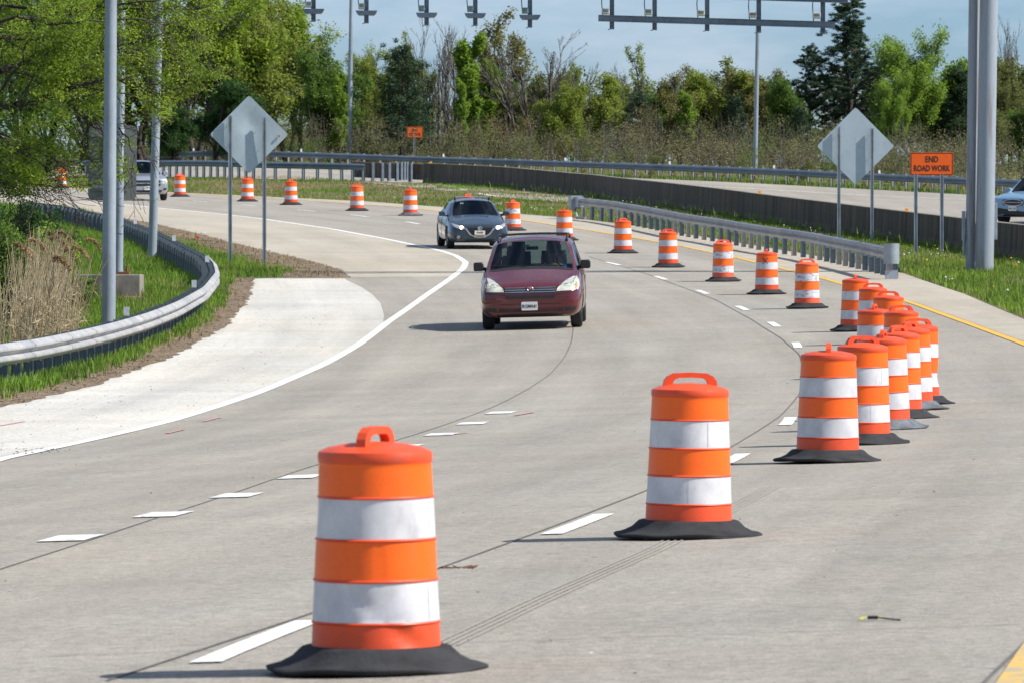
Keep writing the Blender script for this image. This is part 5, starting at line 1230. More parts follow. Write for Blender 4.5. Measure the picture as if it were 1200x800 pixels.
def mk_tree(kind, seed, H):
    """returns (trunk V,F), (crown V,F) for a tree of height H standing at the origin"""
    rs = np.random.RandomState(seed); segs, tips = [], []
    if kind == 'pine':
        segs.append(((0,0,0),(0.1,0,H*.5),.02*H,.014*H)); segs.append(((.1,0,H*.5),(0,0,H*.98),.014*H,.02)); nb = 46; cl = []; rad = []
        for k in range(nb):
            t = .10+.88*k/nb; z = H*t; a = k*2.4+rs.rand(); ln = H*.33*(1-t)**.75*(.65+.6*rs.rand())*(1 if t > .22 else .8)+.12
            d = np.array([math.cos(a), math.sin(a), .12+.35*t]); e = np.array([0,0,z])+d*ln; segs.append(((0,0,z), tuple(e), .028, .01))
            m_ = max(2, int(ln/.32))
            for j in range(m_):
                q = np.array([0,0,z])+d*ln*(.28+.72*(j+1)/m_); cl.append(q+rs.normal(size=3)*.10); rad.append(.17+.12*rs.rand()+.08*ln)
                cl.append(q+rs.normal(size=3)*.24); rad.append(.16+.07*ln)
        C = leaf_cloud(rs, cl, rad, 52, .21, .8, aspect=.2)
    elif kind == 'bigpine':
        segs.append(((0,0,0),(.2,0,H*.55),.022*H,.015*H)); segs.append(((.2,0,H*.55),(0,0,H*.97),.015*H,.03)); cl = []; rad = []
        for k in range(74):
            t = .16+.82*(k/44)**.9; z = H*t; a = k*2.39+rs.rand()*.8; ln = H*(.34*(math.sin(PI*min(1,(t-.05)*.98))**.6))*(.55+.65*rs.rand())+.2
            d = np.array([math.cos(a), math.sin(a), .2+.5*rs.rand()]); s0 = np.array([.2*(t<.55),0,z]); e = s0+d*ln; segs.append((s0, e, .05, .018))
            for j in range(max(3, int(ln/.42))):
                u = .3+.7*rs.rand(); q = s0+d*ln*u; q2 = q+rs.normal(size=3)*[.33,.33,.20]; segs.append((q, q2, .016, .008)); cl.append(q2); rad.append(.17+.12*rs.rand())
                cl.append(q2+rs.normal(size=3)*.28); rad.append(.14+.10*rs.rand())
        C = leaf_cloud(rs, cl, rad, 62, .23, .75, aspect=.2)
    elif kind == 'column':
        grow(rs, (0,0,0), (0,0,1), H*.9, .02*H, 0, 2, segs, tips, 8, (12,14), .12, .05, .42, .28, .12)
        C = leaf_cloud(rs, tips, .28, 42, .15, 1.1, .3, .75)
    elif kind == 'bare':
        for k in range(3): grow(rs, (rs.uniform(-.5,.5),rs.uniform(-.3,.3),0), (rs.uniform(-.32,.32),rs.uniform(-.2,.2),1), H*.62, .011*H, 0, 3, segs, tips, 7, (4,5), .10, .10, .48, .52, .3, minr=.009)
        C = leaf_cloud(rs, tips[::9], .15, 3, .10, 1, 0, .6)
    elif kind == 'budding':
        for k in range(2): grow(rs, (rs.uniform(-.2,.2),0,0), (rs.uniform(-.22,.22),rs.uniform(-.2,.2),1), H*.60, .012*H, 0, 3, segs, tips, 7, (4,5), .10, .10, .5, .50, .25, minr=.008)
        C = leaf_cloud(rs, tips, .32, 22, .125, 1, .1, .65)
    elif kind == 'airy':                                 # tall loose spring crown
        for k in range(3): grow(rs, (rs.uniform(-.6,.6),rs.uniform(-.4,.4),0), (rs.uniform(-.3,.3),rs.uniform(-.25,.25),1), H*.60, .013*H, 0, 3, segs, tips, 8, (5,6), .09, .11, .55, .50, .18, minr=.009)
        C = leaf_cloud(rs, tips, .42, 22, .135, .8, .15, .6)
    elif kind == 'full':
        for k in range(2): grow(rs, (rs.uniform(-.3,.3),0,0), (rs.uniform(-.3,.3),rs.uniform(-.2,.2),1), H*.55, .014*H, 0, 3, segs, tips, 8, (6,7), .07, .12, .68, .52, .12, minr=.008)
        C = leaf_cloud(rs, tips, .44, 25, .13, .8, .15, .65)
    elif kind == 'slim':
        grow(rs, (0,0,0), (0,0,1), H*.85, .009*H, 0, 2, segs, tips, 9, (11,13), .08, .07, .55, .26, .2, minr=.008)
        C = leaf_cloud(rs, tips, .24, 9, .13, 1, 0, .6)
    return branch_mesh(segs), C
TREE = {}
for kind, seeds, H in (('pine',(3,4),6.5),('bigpine',(5,),9.5),('column',(6,),8),('bare',(7,8),8),('budding',(9,10),7.5),('airy',(11,12,13),9.5),('full',(14,15),6.5),('slim',(16,17),7)):
    TREE[kind] = []
    for sd in seeds:
        (bv, bf), (cv, cf) = mk_tree(kind, sd, H)
        TREE[kind].append((fastmesh('trunk', bv, bf), fastmesh('crown', cv, cf), float(np.percentile(cv[:,2], 99.7)) if kind not in ('bare',) else float(bv[:,2].max())))
for k in TREE:
    for a, b_, _ in TREE[k]: a.materials.append(M['bark']); b_.materials.append(M['bark'])
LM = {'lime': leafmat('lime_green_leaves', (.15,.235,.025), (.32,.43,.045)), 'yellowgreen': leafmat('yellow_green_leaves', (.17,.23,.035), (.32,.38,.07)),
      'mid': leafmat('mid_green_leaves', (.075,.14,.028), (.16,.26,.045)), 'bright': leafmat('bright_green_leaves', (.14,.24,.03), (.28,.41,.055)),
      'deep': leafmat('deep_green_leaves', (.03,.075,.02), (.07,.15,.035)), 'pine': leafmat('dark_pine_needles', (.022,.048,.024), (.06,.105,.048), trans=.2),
      'bronze': leafmat('bronze_budding_leaves', (.17,.165,.05), (.28,.27,.09)), 'olive': leafmat('dull_olive_leaves', (.11,.13,.04), (.20,.22,.07)),
      'grey': leafmat('grey_brown_twig_leaves', (.135,.12,.055), (.20,.18,.09), trans=.2), 'rust': leafmat('rusty_brown_leaves', (.17,.105,.04), (.28,.18,.07), trans=.2),
      'tan': leafmat('tan_dry_leaves', (.20,.15,.08), (.33,.25,.14), trans=.2)}
def tree(px, top, Y, kind, vi, col, label, wide=1.0, rot=0, bark='bark', grp='trees beyond the far guardrail', name=None, base_dz=0):
    tm_, cm_, H = TREE[kind][vi % len(TREE[kind])]; x = (px-PX)/F*Y; z0 = gz(x, Y); z1 = CAMZ-(top-PY)/F*Y; s = (z1-z0)/H
    nm = name or {'pine':'pine_tree','bigpine':'pine_tree','column':'columnar_tree','bare':'bare_tree','budding':'budding_tree','slim':'young_tree'}.get(kind, 'leafy_tree')
    e = empty(nm, (x, Y, z0-.1), rot, label, 'tree', grp); e.scale = (s*wide, s*wide, s)
    for n_, me, m_ in (('trunk', tm_, M[bark]), ('crown', cm_, LM[col])):
        o = link(bpy.data.objects.new(n_, me), e); o.material_slots[0].link = 'OBJECT'; o.material_slots[0].material = m_
    return e
T = [
 (40,-60,350,'airy',0,'mid','tall mid green tree far behind the leaves at the left edge',1.1,0),
 (110,-70,345,'airy',1,'lime','tall lime green tree behind the thick pole at left',1.1,1),
 (170,-55,352,'airy',2,'mid','tall green tree with dark trunks behind the slim pole at left',1.0,2),
 (215,-45,343,'airy',0,'lime','tall yellow green tree right of the slim pole, dark forked trunks below',1.05,2.6),
 (262,-35,356,'airy',1,'mid','tall darker green tree above the left diamond sign',.95,4),
 (300,-30,345,'airy',2,'yellowgreen','tall yellow green tree just right of the left diamond sign',1.0,.7),
 (345,-4,352,'airy',0,'lime','tall light green tree below the first camera hanger',.95,5),
 (386,58,340,'full',0,'mid','mid green bushy tree left of the far lamp pole',.8,1),
 (250,95,336,'full',1,'deep','low deep green tree behind the left diamond sign',1.0,2),
 (205,125,334,'full',0,'deep','low dark bushy tree right of the slim pole at left',1.2,3),
 (430,55,350,'airy',1,'yellowgreen','loose yellow green tree just right of the left lamp pole',.75,2),
 (398,85,336,'column',0,'bright','short bright green column of leaves at the foot of the left lamp pole',1.0,1),
 (447,70,356,'budding',0,'yellowgreen','thin pale budding tree behind the dark conifer at left',1.0,0),
 (471,48,338,'pine',0,'pine','dark green conifer above the small orange sign',1.05,0),
 (490,42,352,'airy',2,'yellowgreen','pale loose tree directly right of the dark conifer',.6,3),
 (512,15,350,'bare',0,'grey','tall bare tree between the dark conifer and the bright green column',.8,1.2),
 (535,20,343,'bare',1,'grey','leaning bare tree left of the bright green column of leaves',.75,2.2),
 (556,40,340,'column',0,'bright','tall bright green columnar tree below the fourth camera hanger',1.25,0),
 (590,12,348,'budding',1,'bronze','tall budding tree with bronze leaves right of the green column',1.0,0),
 (577,80,344,'slim',0,'mid','slim green tree at the right foot of the green column',1.2,2),
 (626,32,341,'bare',0,'grey','wide bare many stemmed tree under the fifth camera hanger',1.25,3.6),
 (650,58,349,'bare',1,'grey','second bare tree right of the wide bare one, slightly lower',1.0,.4),
 (605,100,344,'full',1,'olive','dull low tree behind the wide bare tree',.8,.4),
 (660,98,338,'full',0,'yellowgreen','low yellow green tree right of the bare trees',.8,4),
 (700,84,345,'budding',0,'yellowgreen','yellow green budding tree in the middle gap of sky',1.1,2),
 (724,70,350,'bare',0,'grey','bare grey tree in the middle gap left of the low dark pine',.85,5),
 (752,50,352,'slim',1,'yellowgreen','thin tall young tree rising above the low dark pine',.8,0),
 (748,104,336,'pine',1,'pine','low broad dark pine right of the middle gap',1.25,1),
 (797,76,346,'budding',1,'bronze','bronze leaved tree right of the low dark pine',1.1,1.5),
 (800,106,340,'column',0,'bright','short bright green clump among bronze trees right of the low pine',1.3,2),
 (842,66,346,'slim',0,'yellowgreen','thin feathery tree left of the right far lamp pole',1.5,1),
 (862,108,340,'pine',0,'pine','small dark conifer low behind the right far lamp pole',.9,2),
 (884,80,344,'budding',0,'bronze','bronze green tree directly behind the right far lamp pole',1.1,3),
 (825,100,350,'full',1,'olive','olive leafed tree left of the right far lamp pole',.9,3),
 (925,92,342,'full',0,'mid','green tree left of the tall dark pine',.8,2.2),
 (938,122,337,'pine',1,'pine','low dark pine at the foot of the tall dark pine',1.1,2.5),
 (992,-4,345,'bigpine',0,'pine','tall dark spreading pine above the right diamond sign',1.55,0),
 (1003,22,349,'bigpine',0,'pine','dark pine crown thickening the right side of the tall pine',1.1,3.5),
 (642,88,353,'full',0,'olive','rounded olive tree low behind the bare trees',.9,3.3),
 (738,92,354,'airy',2,'yellowgreen','loose yellow green tree behind the low dark pine',.7,3.3),
 (672,74,356,'airy',0,'yellowgreen','thin yellow green tree right of the second bare tree',.6,4.4),
 (895,96,352,'airy',1,'lime','loose lime green tree behind the right far lamp pole',.7,2.2),
 (1020,80,350,'bigpine',0,'pine','second dark pine filling in behind the bright green tree',1.0,2),
 (1072,34,340,'airy',1,'bright','bright lime green broad tree right of the tall dark pine',1.0,1.1),
 (1088,72,343,'full',1,'bright','rounded lime green crown low behind the broad lime tree',.9,2.7),
 (1050,84,334,'airy',1,'bright','loose bright green tree behind the orange end road work sign',.7,1.1),
 (1128,75,342,'pine',0,'pine','dark conifer just left of the paired gantry poles',1.2,1),
 (1112,96,345,'full',0,'mid','green tree between the bright tree and the gantry poles',.9,1),
 (1178,62,346,'airy',2,'olive','olive green tree right of the gantry poles',.7,2),
 (1187,12,352,'bare',1,'grey','tall thin bare tree at the right edge',.5,2),
 (538,92,337,'column',0,'bright','lower green column left of the tall columnar tree',.9,2),
 (574,70,342,'column',0,'bright','second green column close behind the tall columnar tree',1.1,4),
 (950,52,348,'bigpine',0,'pine','dark pine at the left shoulder of the tall spreading pine',1.0,2.2),
 (905,84,350,'full',0,'bronze','rounded bronze green tree right of the right far lamp pole',.8,.3),
 (812,84,352,'full',1,'yellowgreen','rounded yellow green tree behind the bronze trees',.7,1.3),
 (852,88,354,'full',0,'olive','broad olive tree left of the right far lamp pole',.9,2.9),
 (775,110,349,'full',1,'mid','green tree right of the low dark pine',.8,.9),
 (685,112,352,'full',0,'olive','low olive tree in the middle gap of sky',.9,5),
 (1143,70,352,'full',1,'olive','olive tree seen either side of the gantry poles',.8,1.9),
 (1196,70,354,'full',0,'yellowgreen','yellow green tree near the right edge behind the bare one',.8,3),
 (1210,85,340,'full',1,'mid','green tree cut by the right edge of the photo',1.0,2),
 (1160,110,336,'full',0,'olive','low olive tree behind the gantry poles',.9,2)]
for (px, top, Y, kind, vi, col, lab, w_, rt) in T: tree(px, top, Y+(12 if px > 700 else 0)*0, kind, vi, col, lab, w_, rt, bark='bark_grey' if kind in ('bare','budding') else 'bark')
# ---- brush behind the far guardrail: one mass per look
def brush(label, n, cols, seed, hr, density=1000, twigs=True, yoff=(1.5,24), xr=None, leaf=.095):
    rs = np.random.RandomState(seed); Qf = smoothpoly([Vector((p.x,p.y)) for p in curve([(q[0], q[1]) for q in FAR_px])]+[Vector((-30,340)),Vector((-44,352))], 1.0, 5)
    T_ = np.gradient(Qf, axis=0); T_ /= np.hypot(T_[:,0],T_[:,1])[:,None]; Nn = np.stack([-T_[:,1], T_[:,0]], 1); 
    if Nn[len(Nn)//2][1] < 0: Nn = -Nn
    V, Fq, b = [], [], 0; segs = []
    for k in range(n):
        i = rs.randint(len(Qf)); u = yoff[0]+(yoff[1]-yoff[0])*rs.rand()**1.1; x, y = Qf[i]+Nn[i]*u
        if xr and not (xr[0] < 600+F*x/y < xr[1]): continue
        z = gz(x, y); h = (hr[0]+(hr[1]-hr[0])*rs.rand())*(1 if u > 3 else .7); w_ = h*(.5+.4*rs.rand())
        m_ = 10; cl = np.stack([x+rs.normal(size=m_)*w_*.42, y+rs.normal(size=m_)*w_*.42, z+h*(.15+.75*rs.rand(m_))], 1)
        P, Q4 = leaf_cloud(rs, cl, w_*.34, density//m_, leaf, .9, 0, .45); V.append(P); Fq.append(Q4+b); b += len(P)
        if twigs:
            for _ in range(9):
                a = rs.rand()*6.28; t = rs.rand(); p0 = np.array([x+rs.normal()*w_*.2, y+rs.normal()*w_*.2, z]); p1 = p0+np.array([math.cos(a)*w_*.7*t, math.sin(a)*w_*.7*t, h*(.7+.5*rs.rand())]); pm = (p0+p1)/2+rs.normal(size=3)*.1
                segs += [(p0,pm,.015,.011),(pm,p1,.011,.006)]
    me = fastmesh('brush', np.concatenate(V), np.concatenate(Fq)); o = mobj('brush', me, cols, None); tag(o, label, 'brush', None, 'stuff')
    if segs:
        bv, bf = branch_mesh(segs, 4); mobj('twigs', fastmesh('twigs', bv, bf), M['bark_grey'], o)
brush('grey brown tangle of brush filling the bank behind the far guardrail', 300, LM['grey'], 1, (1.6,3.1))
brush('dull olive bushes scattered through the bank behind the far guardrail', 190, LM['olive'], 2, (1.4,2.9))
brush('green bushes low on the bank behind the far guardrail', 70, LM['mid'], 3, (1.0,2.4))
brush('rusty brown bushes on the bank in the middle of the photo', 34, LM['rust'], 4, (2.8,3.9), xr=(570,790), yoff=(8,20))
brush('dry tan weeds directly behind the far guardrail', 160, LM['tan'], 5, (.35,.8), density=120, twigs=False, yoff=(.6,3.0), leaf=.10)
# a far belt of woods closing the view under the crowns
rs = np.random.RandomState(44); cl = []
for k in range(1500):
    x = rs.uniform(-70,72); y = rs.uniform(372,395)-.0*x; z = gz(x, y); cl.append((x, y, z+rs.rand()*(4.6+1.2*math.sin(x*.35)+ (2.5 if x < -12 else 0))))
P, Q4 = leaf_cloud(rs, cl, 1.0, 60, .24, .8, 0, .6); wd = mobj('far_woods', fastmesh('far_woods', P, Q4), LM['olive']); tag(wd, 'olive green belt of far woods between the trunks', 'woods', None, 'stuff')
# ---- grass
def blades(name, pts, h, w_, mats, label, cat='grass', lean=.35, parts=None, seed=0, nb=1):
    rs = np.random.RandomState(seed); n = len(pts); a = rs.rand(n)*2*PI; hh = (np.asarray(h)*(.55+.8*rs.rand(n))); ww = w_*(.7+.6*rs.rand(n))
    d = np.stack([np.cos(a), np.sin(a), np.zeros(n)], 1); l = rand_unit(rs, n)*lean; l[:,2] = 1; l /= np.linalg.norm(l, axis=1)[:,None]
    l2 = l+rand_unit(rs, n)*lean*.7; l2[:,2] = np.abs(l2[:,2]); B = np.asarray(pts); Mid = B+l*hh[:,None]*.55; Tp = Mid+l2*hh[:,None]*.5
    V = np.stack([B-d*ww[:,None]/2, B+d*ww[:,None]/2, Mid+d*ww[:,None]*.42, Mid-d*ww[:,None]*.42, Tp+d*ww[:,None]*.06, Tp-d*ww[:,None]*.06], 1).reshape(-1,3)
    b = np.arange(n)[:,None]*6; Fq = np.concatenate([b+[[0,1,2,3]], b+[[3,2,4,5]]], 0)
    o = mobj(name, fastmesh(name, V, Fq), mats); tag(o, label, cat, None, 'stuff'); return o
def scatter(n, xr, yr, cond, seed, ybias=1.6):
    rs = np.random.RandomState(seed); y = yr[0]+(yr[1]-yr[0])*rs.rand(n*3)**ybias; x = xr[0]+(xr[1]-xr[0])*rs.rand(n*3)
    k = cond(x, y); x, y = x[k][:n], y[k][:n]; return x, y, ground(x, y)
M['grass_l'] = leafmat('lush_grass', (.09,.17,.018), (.19,.32,.035), scale=.5, trans=.35)
M['grass_r'] = leafmat('sunlit_grass', (.10,.18,.02), (.21,.32,.04), scale=.35, trans=.35)
M['grass_dry'] = leafmat('dry_grass', (.24,.18,.085), (.36,.29,.14), scale=.6, trans=.25)
vis = lambda x, y: (np.abs(x) < y*.0925+1.0)
cl_ = lambda x, y: vis(x, y) & (x < road_left(y)-.15) & ~inside_main(x, y, -.1)
fW = byY([Vector(p) for p in smoothpoly(wallQ, 1, 5)])
patch = lambda x, y, s, sd: vnoise(x, y, s, sd)+.7*vnoise(x, y, s*.37, sd+5)
def not_gore_dirt(x, y):
    """bare, trodden strip beside the apron and in the gore nose"""
    d = road_left(y)-x; strip_ = (y < ysplit) & (d < .42+.3*vnoise(x, y, 2.5, 31)); nose = (y > ysplit-1) & (d < 1.7+.5*vnoise(x, y, 4, 32)) & (y < 215)
    return ~(strip_ | nose)
x, y, z = scatter(210000, (-26,0), (55,235), lambda x, y: cl_(x, y) & not_gore_dirt(x, y) & (patch(x, y, 7, 11) > -.75), 1, 1.25)
k = np.where(x < -9.2+(y-100)*-.02, 1.25, 1.0); blades('grass', np.stack([x,y,z-.02],1), .16*k, .018, M['grass_l'], 'lush green grass inside the curling guardrail at left', seed=1)
x, y, z = scatter(26000, (-26,0), (55,235), lambda x, y: cl_(x, y) & (patch(x, y, 5, 14) < -.0), 2, 1.25)
blades('grass', np.stack([x,y,z-.02],1), .15, .02, M['grass_dry'], 'dry straw coloured grass patches in the left verge', seed=2)
def med(x, y): return vis(x, y) & (x > fR(y)+.05) & (np.where(y < 283, x < fW(y)-.2, x < fR(y)+13)) & (y > 90)
x, y, z = scatter(150000, (-24,16.5), (92,300), lambda x, y: med(x, y) & (patch(x, y, 9, 21) > -.42+.7*sst(190,225,y)-.3*((x-fR(y)) < 1.6)), 3, 1.35)
blades('grass', np.stack([x,y,z-.02],1), np.where(y < 150, .17, .13), .026, M['grass_r'], 'sunlit green grass on the median between the yellow line and the dark wall', seed=3)
x, y, z = scatter(46000, (-24,16.5), (92,300), lambda x, y: med(x, y) & (patch(x, y, 9, 21) < .35), 4, 1.1)
blades('grass', np.stack([x,y,z-.02],1), .11, .026, M['grass_dry'], 'straw coloured thin grass patches on the median', seed=4)
# taller weeds along the wall foot
x, y, z = scatter(9000, (-6,16.5), (150,285), lambda x, y: med(x, y) & (x > fW(y)-.95) & (vnoise(x, y, 6, 41) > -.35), 5, 1.0)
blades('weeds', np.stack([x,y,z-.02],1), .30, .035, M['grass_r'], 'taller green weeds along the foot of the dark wall', cat='weeds', seed=5)
# verge behind the opposing road
rs = np.random.RandomState(9); ii = rs.randint(0, nA-1, 26000); tt = rs.rand(26000)*3.0; P = oppB[ii]-dn[ii]*1.4+dn[ii]*tt[:,None]+rs.normal(size=(26000,2))*.5; kk = vis(P[:,0], P[:,1]) & ~inpoly(P[:,0], P[:,1], np.concatenate([A2[::2], B2[::-2]])); P = P[kk]
blades('grass', np.c_[P, ground(P[:,0], P[:,1])-.02], .22, .04, M['grass_r'], 'narrow grass verge under the far guardrail', seed=6)
# blossoms
def blossoms(n, cond, xr, yr, m_, label, r_, seed, hz=.16):
    x, y, z = scatter(n, xr, yr, cond, seed, 1.0); rs = np.random.RandomState(seed); C = np.stack([x,y,z+hz*(.6+.6*rs.rand(len(x)))],1)
    Vs, Fs = [], []; b = 0; oct_ = np.array([(1,0,0),(-1,0,0),(0,1,0),(0,-1,0),(0,0,.7),(0,0,-.7)]); f8 = np.array([(0,2,4),(2,1,4),(1,3,4),(3,0,4),(2,0,5),(1,2,5),(3,1,5),(0,3,5)])
    V = (C[:,None]+oct_[None]*(r_*(.6+.8*rs.rand(len(C))))[:,None,None]).reshape(-1,3); Fq = (np.arange(len(C))[:,None,None]*6+f8[None]).reshape(-1,3)
    o = mobj('blossoms', fastmesh('blossoms', V, Fq), m_); tag(o, label, 'blossoms', None, 'stuff')
blossoms(1300, lambda x, y: med(x, y) & ((patch(x, y, 6, 51) > .6) | ((x > fW(y)-1.6) & (patch(x, y, 5, 52) > .3))), (-6,16.5), (110,285), M['clover'], 'small white blossoms dotted in the median grass', .026, 21)
blossoms(14, lambda x, y: med(x, y), (6,16.5), (120,175), M['dandelion'], 'yellow dandelions in the right median grass', .03, 22)
# litter strip beside the apron
def flakes(name, n, cond, xr, yr, size, m_, label, cat, seed, hz=.012, yb=1.2):
    x, y, z = scatter(n, xr, yr, cond, seed, yb); rs = np.random.RandomState(seed); C = np.stack([x,y,z+hz+.02*rs.rand(len(x))],1); U = rand_unit(rs, len(x)); U[:,2] *= .35; W = np.cross(U, [0,0,1.0]); W[:,2] += rs.normal(size=len(x))*.2
    s = size*(.4+1.2*rs.rand(len(x)))[:,None]; P, Q4 = quads_from(C, U*s, W*s*.45); tag(mobj(name, fastmesh(name, P, Q4), m_), label, cat, None, 'stuff')
flakes('leaf_litter', 60000, lambda x, y: vis(x,y) & (x < road_left(y)+.12) & ~not_gore_dirt(x, y), (-14,0), (55,215), .032, M['litter'], 'dry brown litter and dead stems along the edge of the pale apron', 'litter', 31)
flakes('asphalt_crumbs', 260, lambda x, y: ((x+5.15)/.62)**2+((y-61.2)/1.2)**2+.5*vnoise(x,y,.5,3) < 1, (-6.2,-4.2), (58,64), .022, M['gravel'], 'scatter of black asphalt crumbs on the apron at the left edge', 'rubble', 32, .012, 1)
flakes('apron_grit', 650, lambda x, y: vis(x, y) & (x > road_left(y)) & (x < apron_right(y)-.2) & (vnoise(x, y, 3.0, 71) > -.3), (-9,-1), (50,145), .02, M['gravel'], 'dark grit and crumbs strewn over the bleached apron', 'grit', 35, .007, 1.5)
flakes('road_grit', 420, lambda x, y: vis(x, y) & (x > fWL(y)+.2) & (x < fR(y)-.1), (-8,10), (22,200), .014, M['gravel'], 'sparse dark grit scattered over the road', 'grit', 33, .006, 2.2)
flakes('road_grit', 70, lambda x, y: vis(x, y) & (x > fWL(y)+.2) & (x < fR(y)-.1), (-6,8), (22,120), .013, M['whitelitter'], 'a few pale pebbles scattered over the road', 'grit', 34, .006, 2.2)
# ---- shrubs at the left edge, as things
def shrub(px, py, h_, w_, col, label, seed, n=46, leaf=.075, name='leafy_shrub', Y=None, per=60):
    p = hit(px, py) if Y is None else Vector(((px-PX)/F*Y, Y, gz((px-PX)/F*Y, Y))); rs = np.random.RandomState(seed); e = empty(name, p, 0, label, 'shrub'); segs, tips = [], []
    for k in range(6): grow(rs, (rs.normal()*.15,rs.normal()*.15,0), (rs.uniform(-.6,.6)*w_/h_,rs.uniform(-.6,.6)*w_/h_,1), h_*.62, .022, 0, 2, segs, tips, 5, (4,6), .05, .16, .6, .5, .2, minr=.004)
    bv, bf = branch_mesh(segs, 4); mobj('stems', fastmesh('stems', bv, bf), M['bark'], e)
    P, Q4 = leaf_cloud(rs, tips, .20, per//3, leaf, .9, .1, .6); mobj('foliage', fastmesh('foliage', P, Q4), LM[col], e); return e
shrub(22,330,2.5,1.5,'bright','bright green leafy shrub at the left edge behind the dry reeds',1,Y=122)
shrub(62,300,1.75,1.1,'lime','lime green shrub between the reeds and the small far drum',2,Y=135)
shrub(-10,350,2.7,1.5,'mid','mid green shrub cut by the left edge of the photo',3,Y=112)
shrub(88,352,.75,.7,'mid','low green shrub beside the concrete block, under the reeds',5,Y=128)
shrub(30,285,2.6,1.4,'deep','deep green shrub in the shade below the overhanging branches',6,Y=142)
# ---- reeds
rs = np.random.RandomState(61); nst = 430; C = at(42, 395, 105); segs = []; pv = []; lv = []
for k in range(nst):
    Y = rs.uniform(99,116); px = 42+rs.normal()*21+(Y-105)*.2; x = (px-PX)/F*Y; z = gz(x, Y); h = rs.uniform(1.3,2.25)*(1-.25*abs(px-40)/60); l = np.array([rs.normal()*.10+.10, rs.normal()*.06, 1.0]); l /= np.linalg.norm(l)
    p0 = np.array([x, Y, z-.05]); p1 = p0+l*h*.6; p2 = p1+(l+[rs.normal()*.08+.04, 0, -.02])*h*.4; segs += [(p0,p1,.008,.006),(p1,p2,.006,.004)]
    if rs.rand() < .10 and h > 1.7: pv.append(p2)
    for _ in range(3): t = rs.rand(); lv.append((p0*(1-t)+p1*t))
bv, bf = branch_mesh(segs, 4); rd = mobj('dry_reeds', fastmesh('dry_reeds', bv, bf), M['reed']); tag(rd, 'stand of tall dry tan reeds with drooping plumes at the left edge', 'reeds', None, 'stuff')
P, Q4 = leaf_cloud(rs, lv, .12, 4, .22, 1.6, -.6, .07); mobj('reed_leaves', fastmesh('reed_leaves', P, Q4), M['reed'], rd)
cl = []
for p in pv:
    for j in range(9): cl.append(p+np.array([.035*j, 0, .012*j-.0042*j*j]))
P, Q4 = leaf_cloud(rs, cl, .045, 34, .06, 1, .3, .3); mobj('plumes', fastmesh('plumes', P, Q4), M['plume'], rd)
# ---- overhanging tree at the upper left
rs = np.random.RandomState(77); Yt = 113; e = empty('overhanging_tree', (at(-95, 380, Yt).x, Yt, gz(at(-95,380,Yt).x, Yt)), 0, 'large spring green tree with dark arching limbs overhanging from the left edge', 'tree')
o3 = np.array(e.location); segs, tips = [], []
def lim(pxs, r0, dep=0, kids=7, seed=0, L_=1.1):
    """a limb whose course is given in the plane of the crown; side branches grow from it"""
    rs_ = np.random.RandomState(seed); pts = [np.array(at(a, b_, Yt+dep+rs_.uniform(-.3,.3)))-o3 for a, b_ in pxs]; d = np.linspace(0, len(pts)-1, len(pts)*3-2)
    Q_ = np.stack([np.interp(d, np.arange(len(pts)), [p[i] for p in pts]) for i in range(3)], 1)+rs_.normal(size=(len(d),3))*.015
    for i in range(len(Q_)-1):
        ra, rb = r0*(1-.8*i/(len(Q_)-1)), r0*(1-.8*(i+1)/(len(Q_)-1)); segs.append((Q_[i], Q_[i+1], ra, rb))
    for k in range(kids):
        i = int((.12+.86*(k+rs_.rand()*.6)/kids)*(len(Q_)-1)); dd = Q_[min(i+1,len(Q_)-1)]-Q_[max(i-1,0)]; dd /= np.linalg.norm(dd)+1e-9; a = rand_unit(rs_, 1)[0]*[.8,1.1,.8]; nd = dd*.8+a*.8
        grow(rs_, Q_[i], nd, L_*(.7+.6*rs_.rand()), r0*.35*(1-.6*i/len(Q_)), 1, 3, segs, tips, 5, (3,4), .0, .16, .6, .6, .25, minr=.005)
    tips.append(Q_[-1])
segs.append((np.array([0,0,-.3]), np.array([.1,0,2.2]), .26, .22)); segs.append((np.array([.1,0,2.2]), np.array(at(-70,140,Yt))-o3, .22, .16)); segs.append((np.array(at(-70,140,Yt))-o3, np.array(at(-60,-40,Yt))-o3, .16, .11))
L1 = [([(-70,145),(-10,128),(20,123),(50,117),(70,107),(100,100),(128,92),(150,95),(185,100)],.085,0,9,1),
 ([(-60,110),(0,84),(24,74),(50,76),(85,70),(125,60),(160,48),(190,40)],.06,.4,9,2),
 ([(-10,128),(0,108),(26,72),(33,45)],.045,-.3,6,3),
 ([(-65,60),(0,45),(60,48),(110,58),(150,72),(190,90)],.045,1.0,9,4),
 ([(-60,10),(0,5),(60,12),(120,8),(180,2),(230,-8)],.05,.3,10,5),
 ([(-60,40),(20,20),(60,30),(105,25),(160,22),(222,30)],.04,-.6,9,6),
 ([(60,112),(80,120),(100,140),(118,152),(135,175)],.035,.1,7,7),
 ([(-20,150),(5,158),(25,168),(35,182),(40,200),(20,205)],.03,.2,6,8),
 ([(-60,170),(0,160),(18,172),(36,184),(56,200),(66,212)],.03,.5,8,9),
 ([(-50,60),(-10,20),(30,-20),(80,-40)],.05,0,8,10),
 ([(120,62),(150,60),(180,55),(215,62)],.025,-.2,8,11),
 ([(140,150),(152,170),(158,188)],.018,.3,5,12),
 ([(-60,220),(0,213),(30,225),(60,236),(76,233)],.022,.8,8,13),
 ([(-40,200),(0,190),(25,215),(50,222)],.022,1.2,8,14),
 ([(100,30),(150,10),(200,15),(240,5)],.03,.9,8,15)]
for q_ in L1: lim(*q_)
bv, bf = branch_mesh(segs, 6); mobj('trunk_and_limbs', fastmesh('trunk_and_limbs', bv, bf), M['bark'], e, smooth=True)
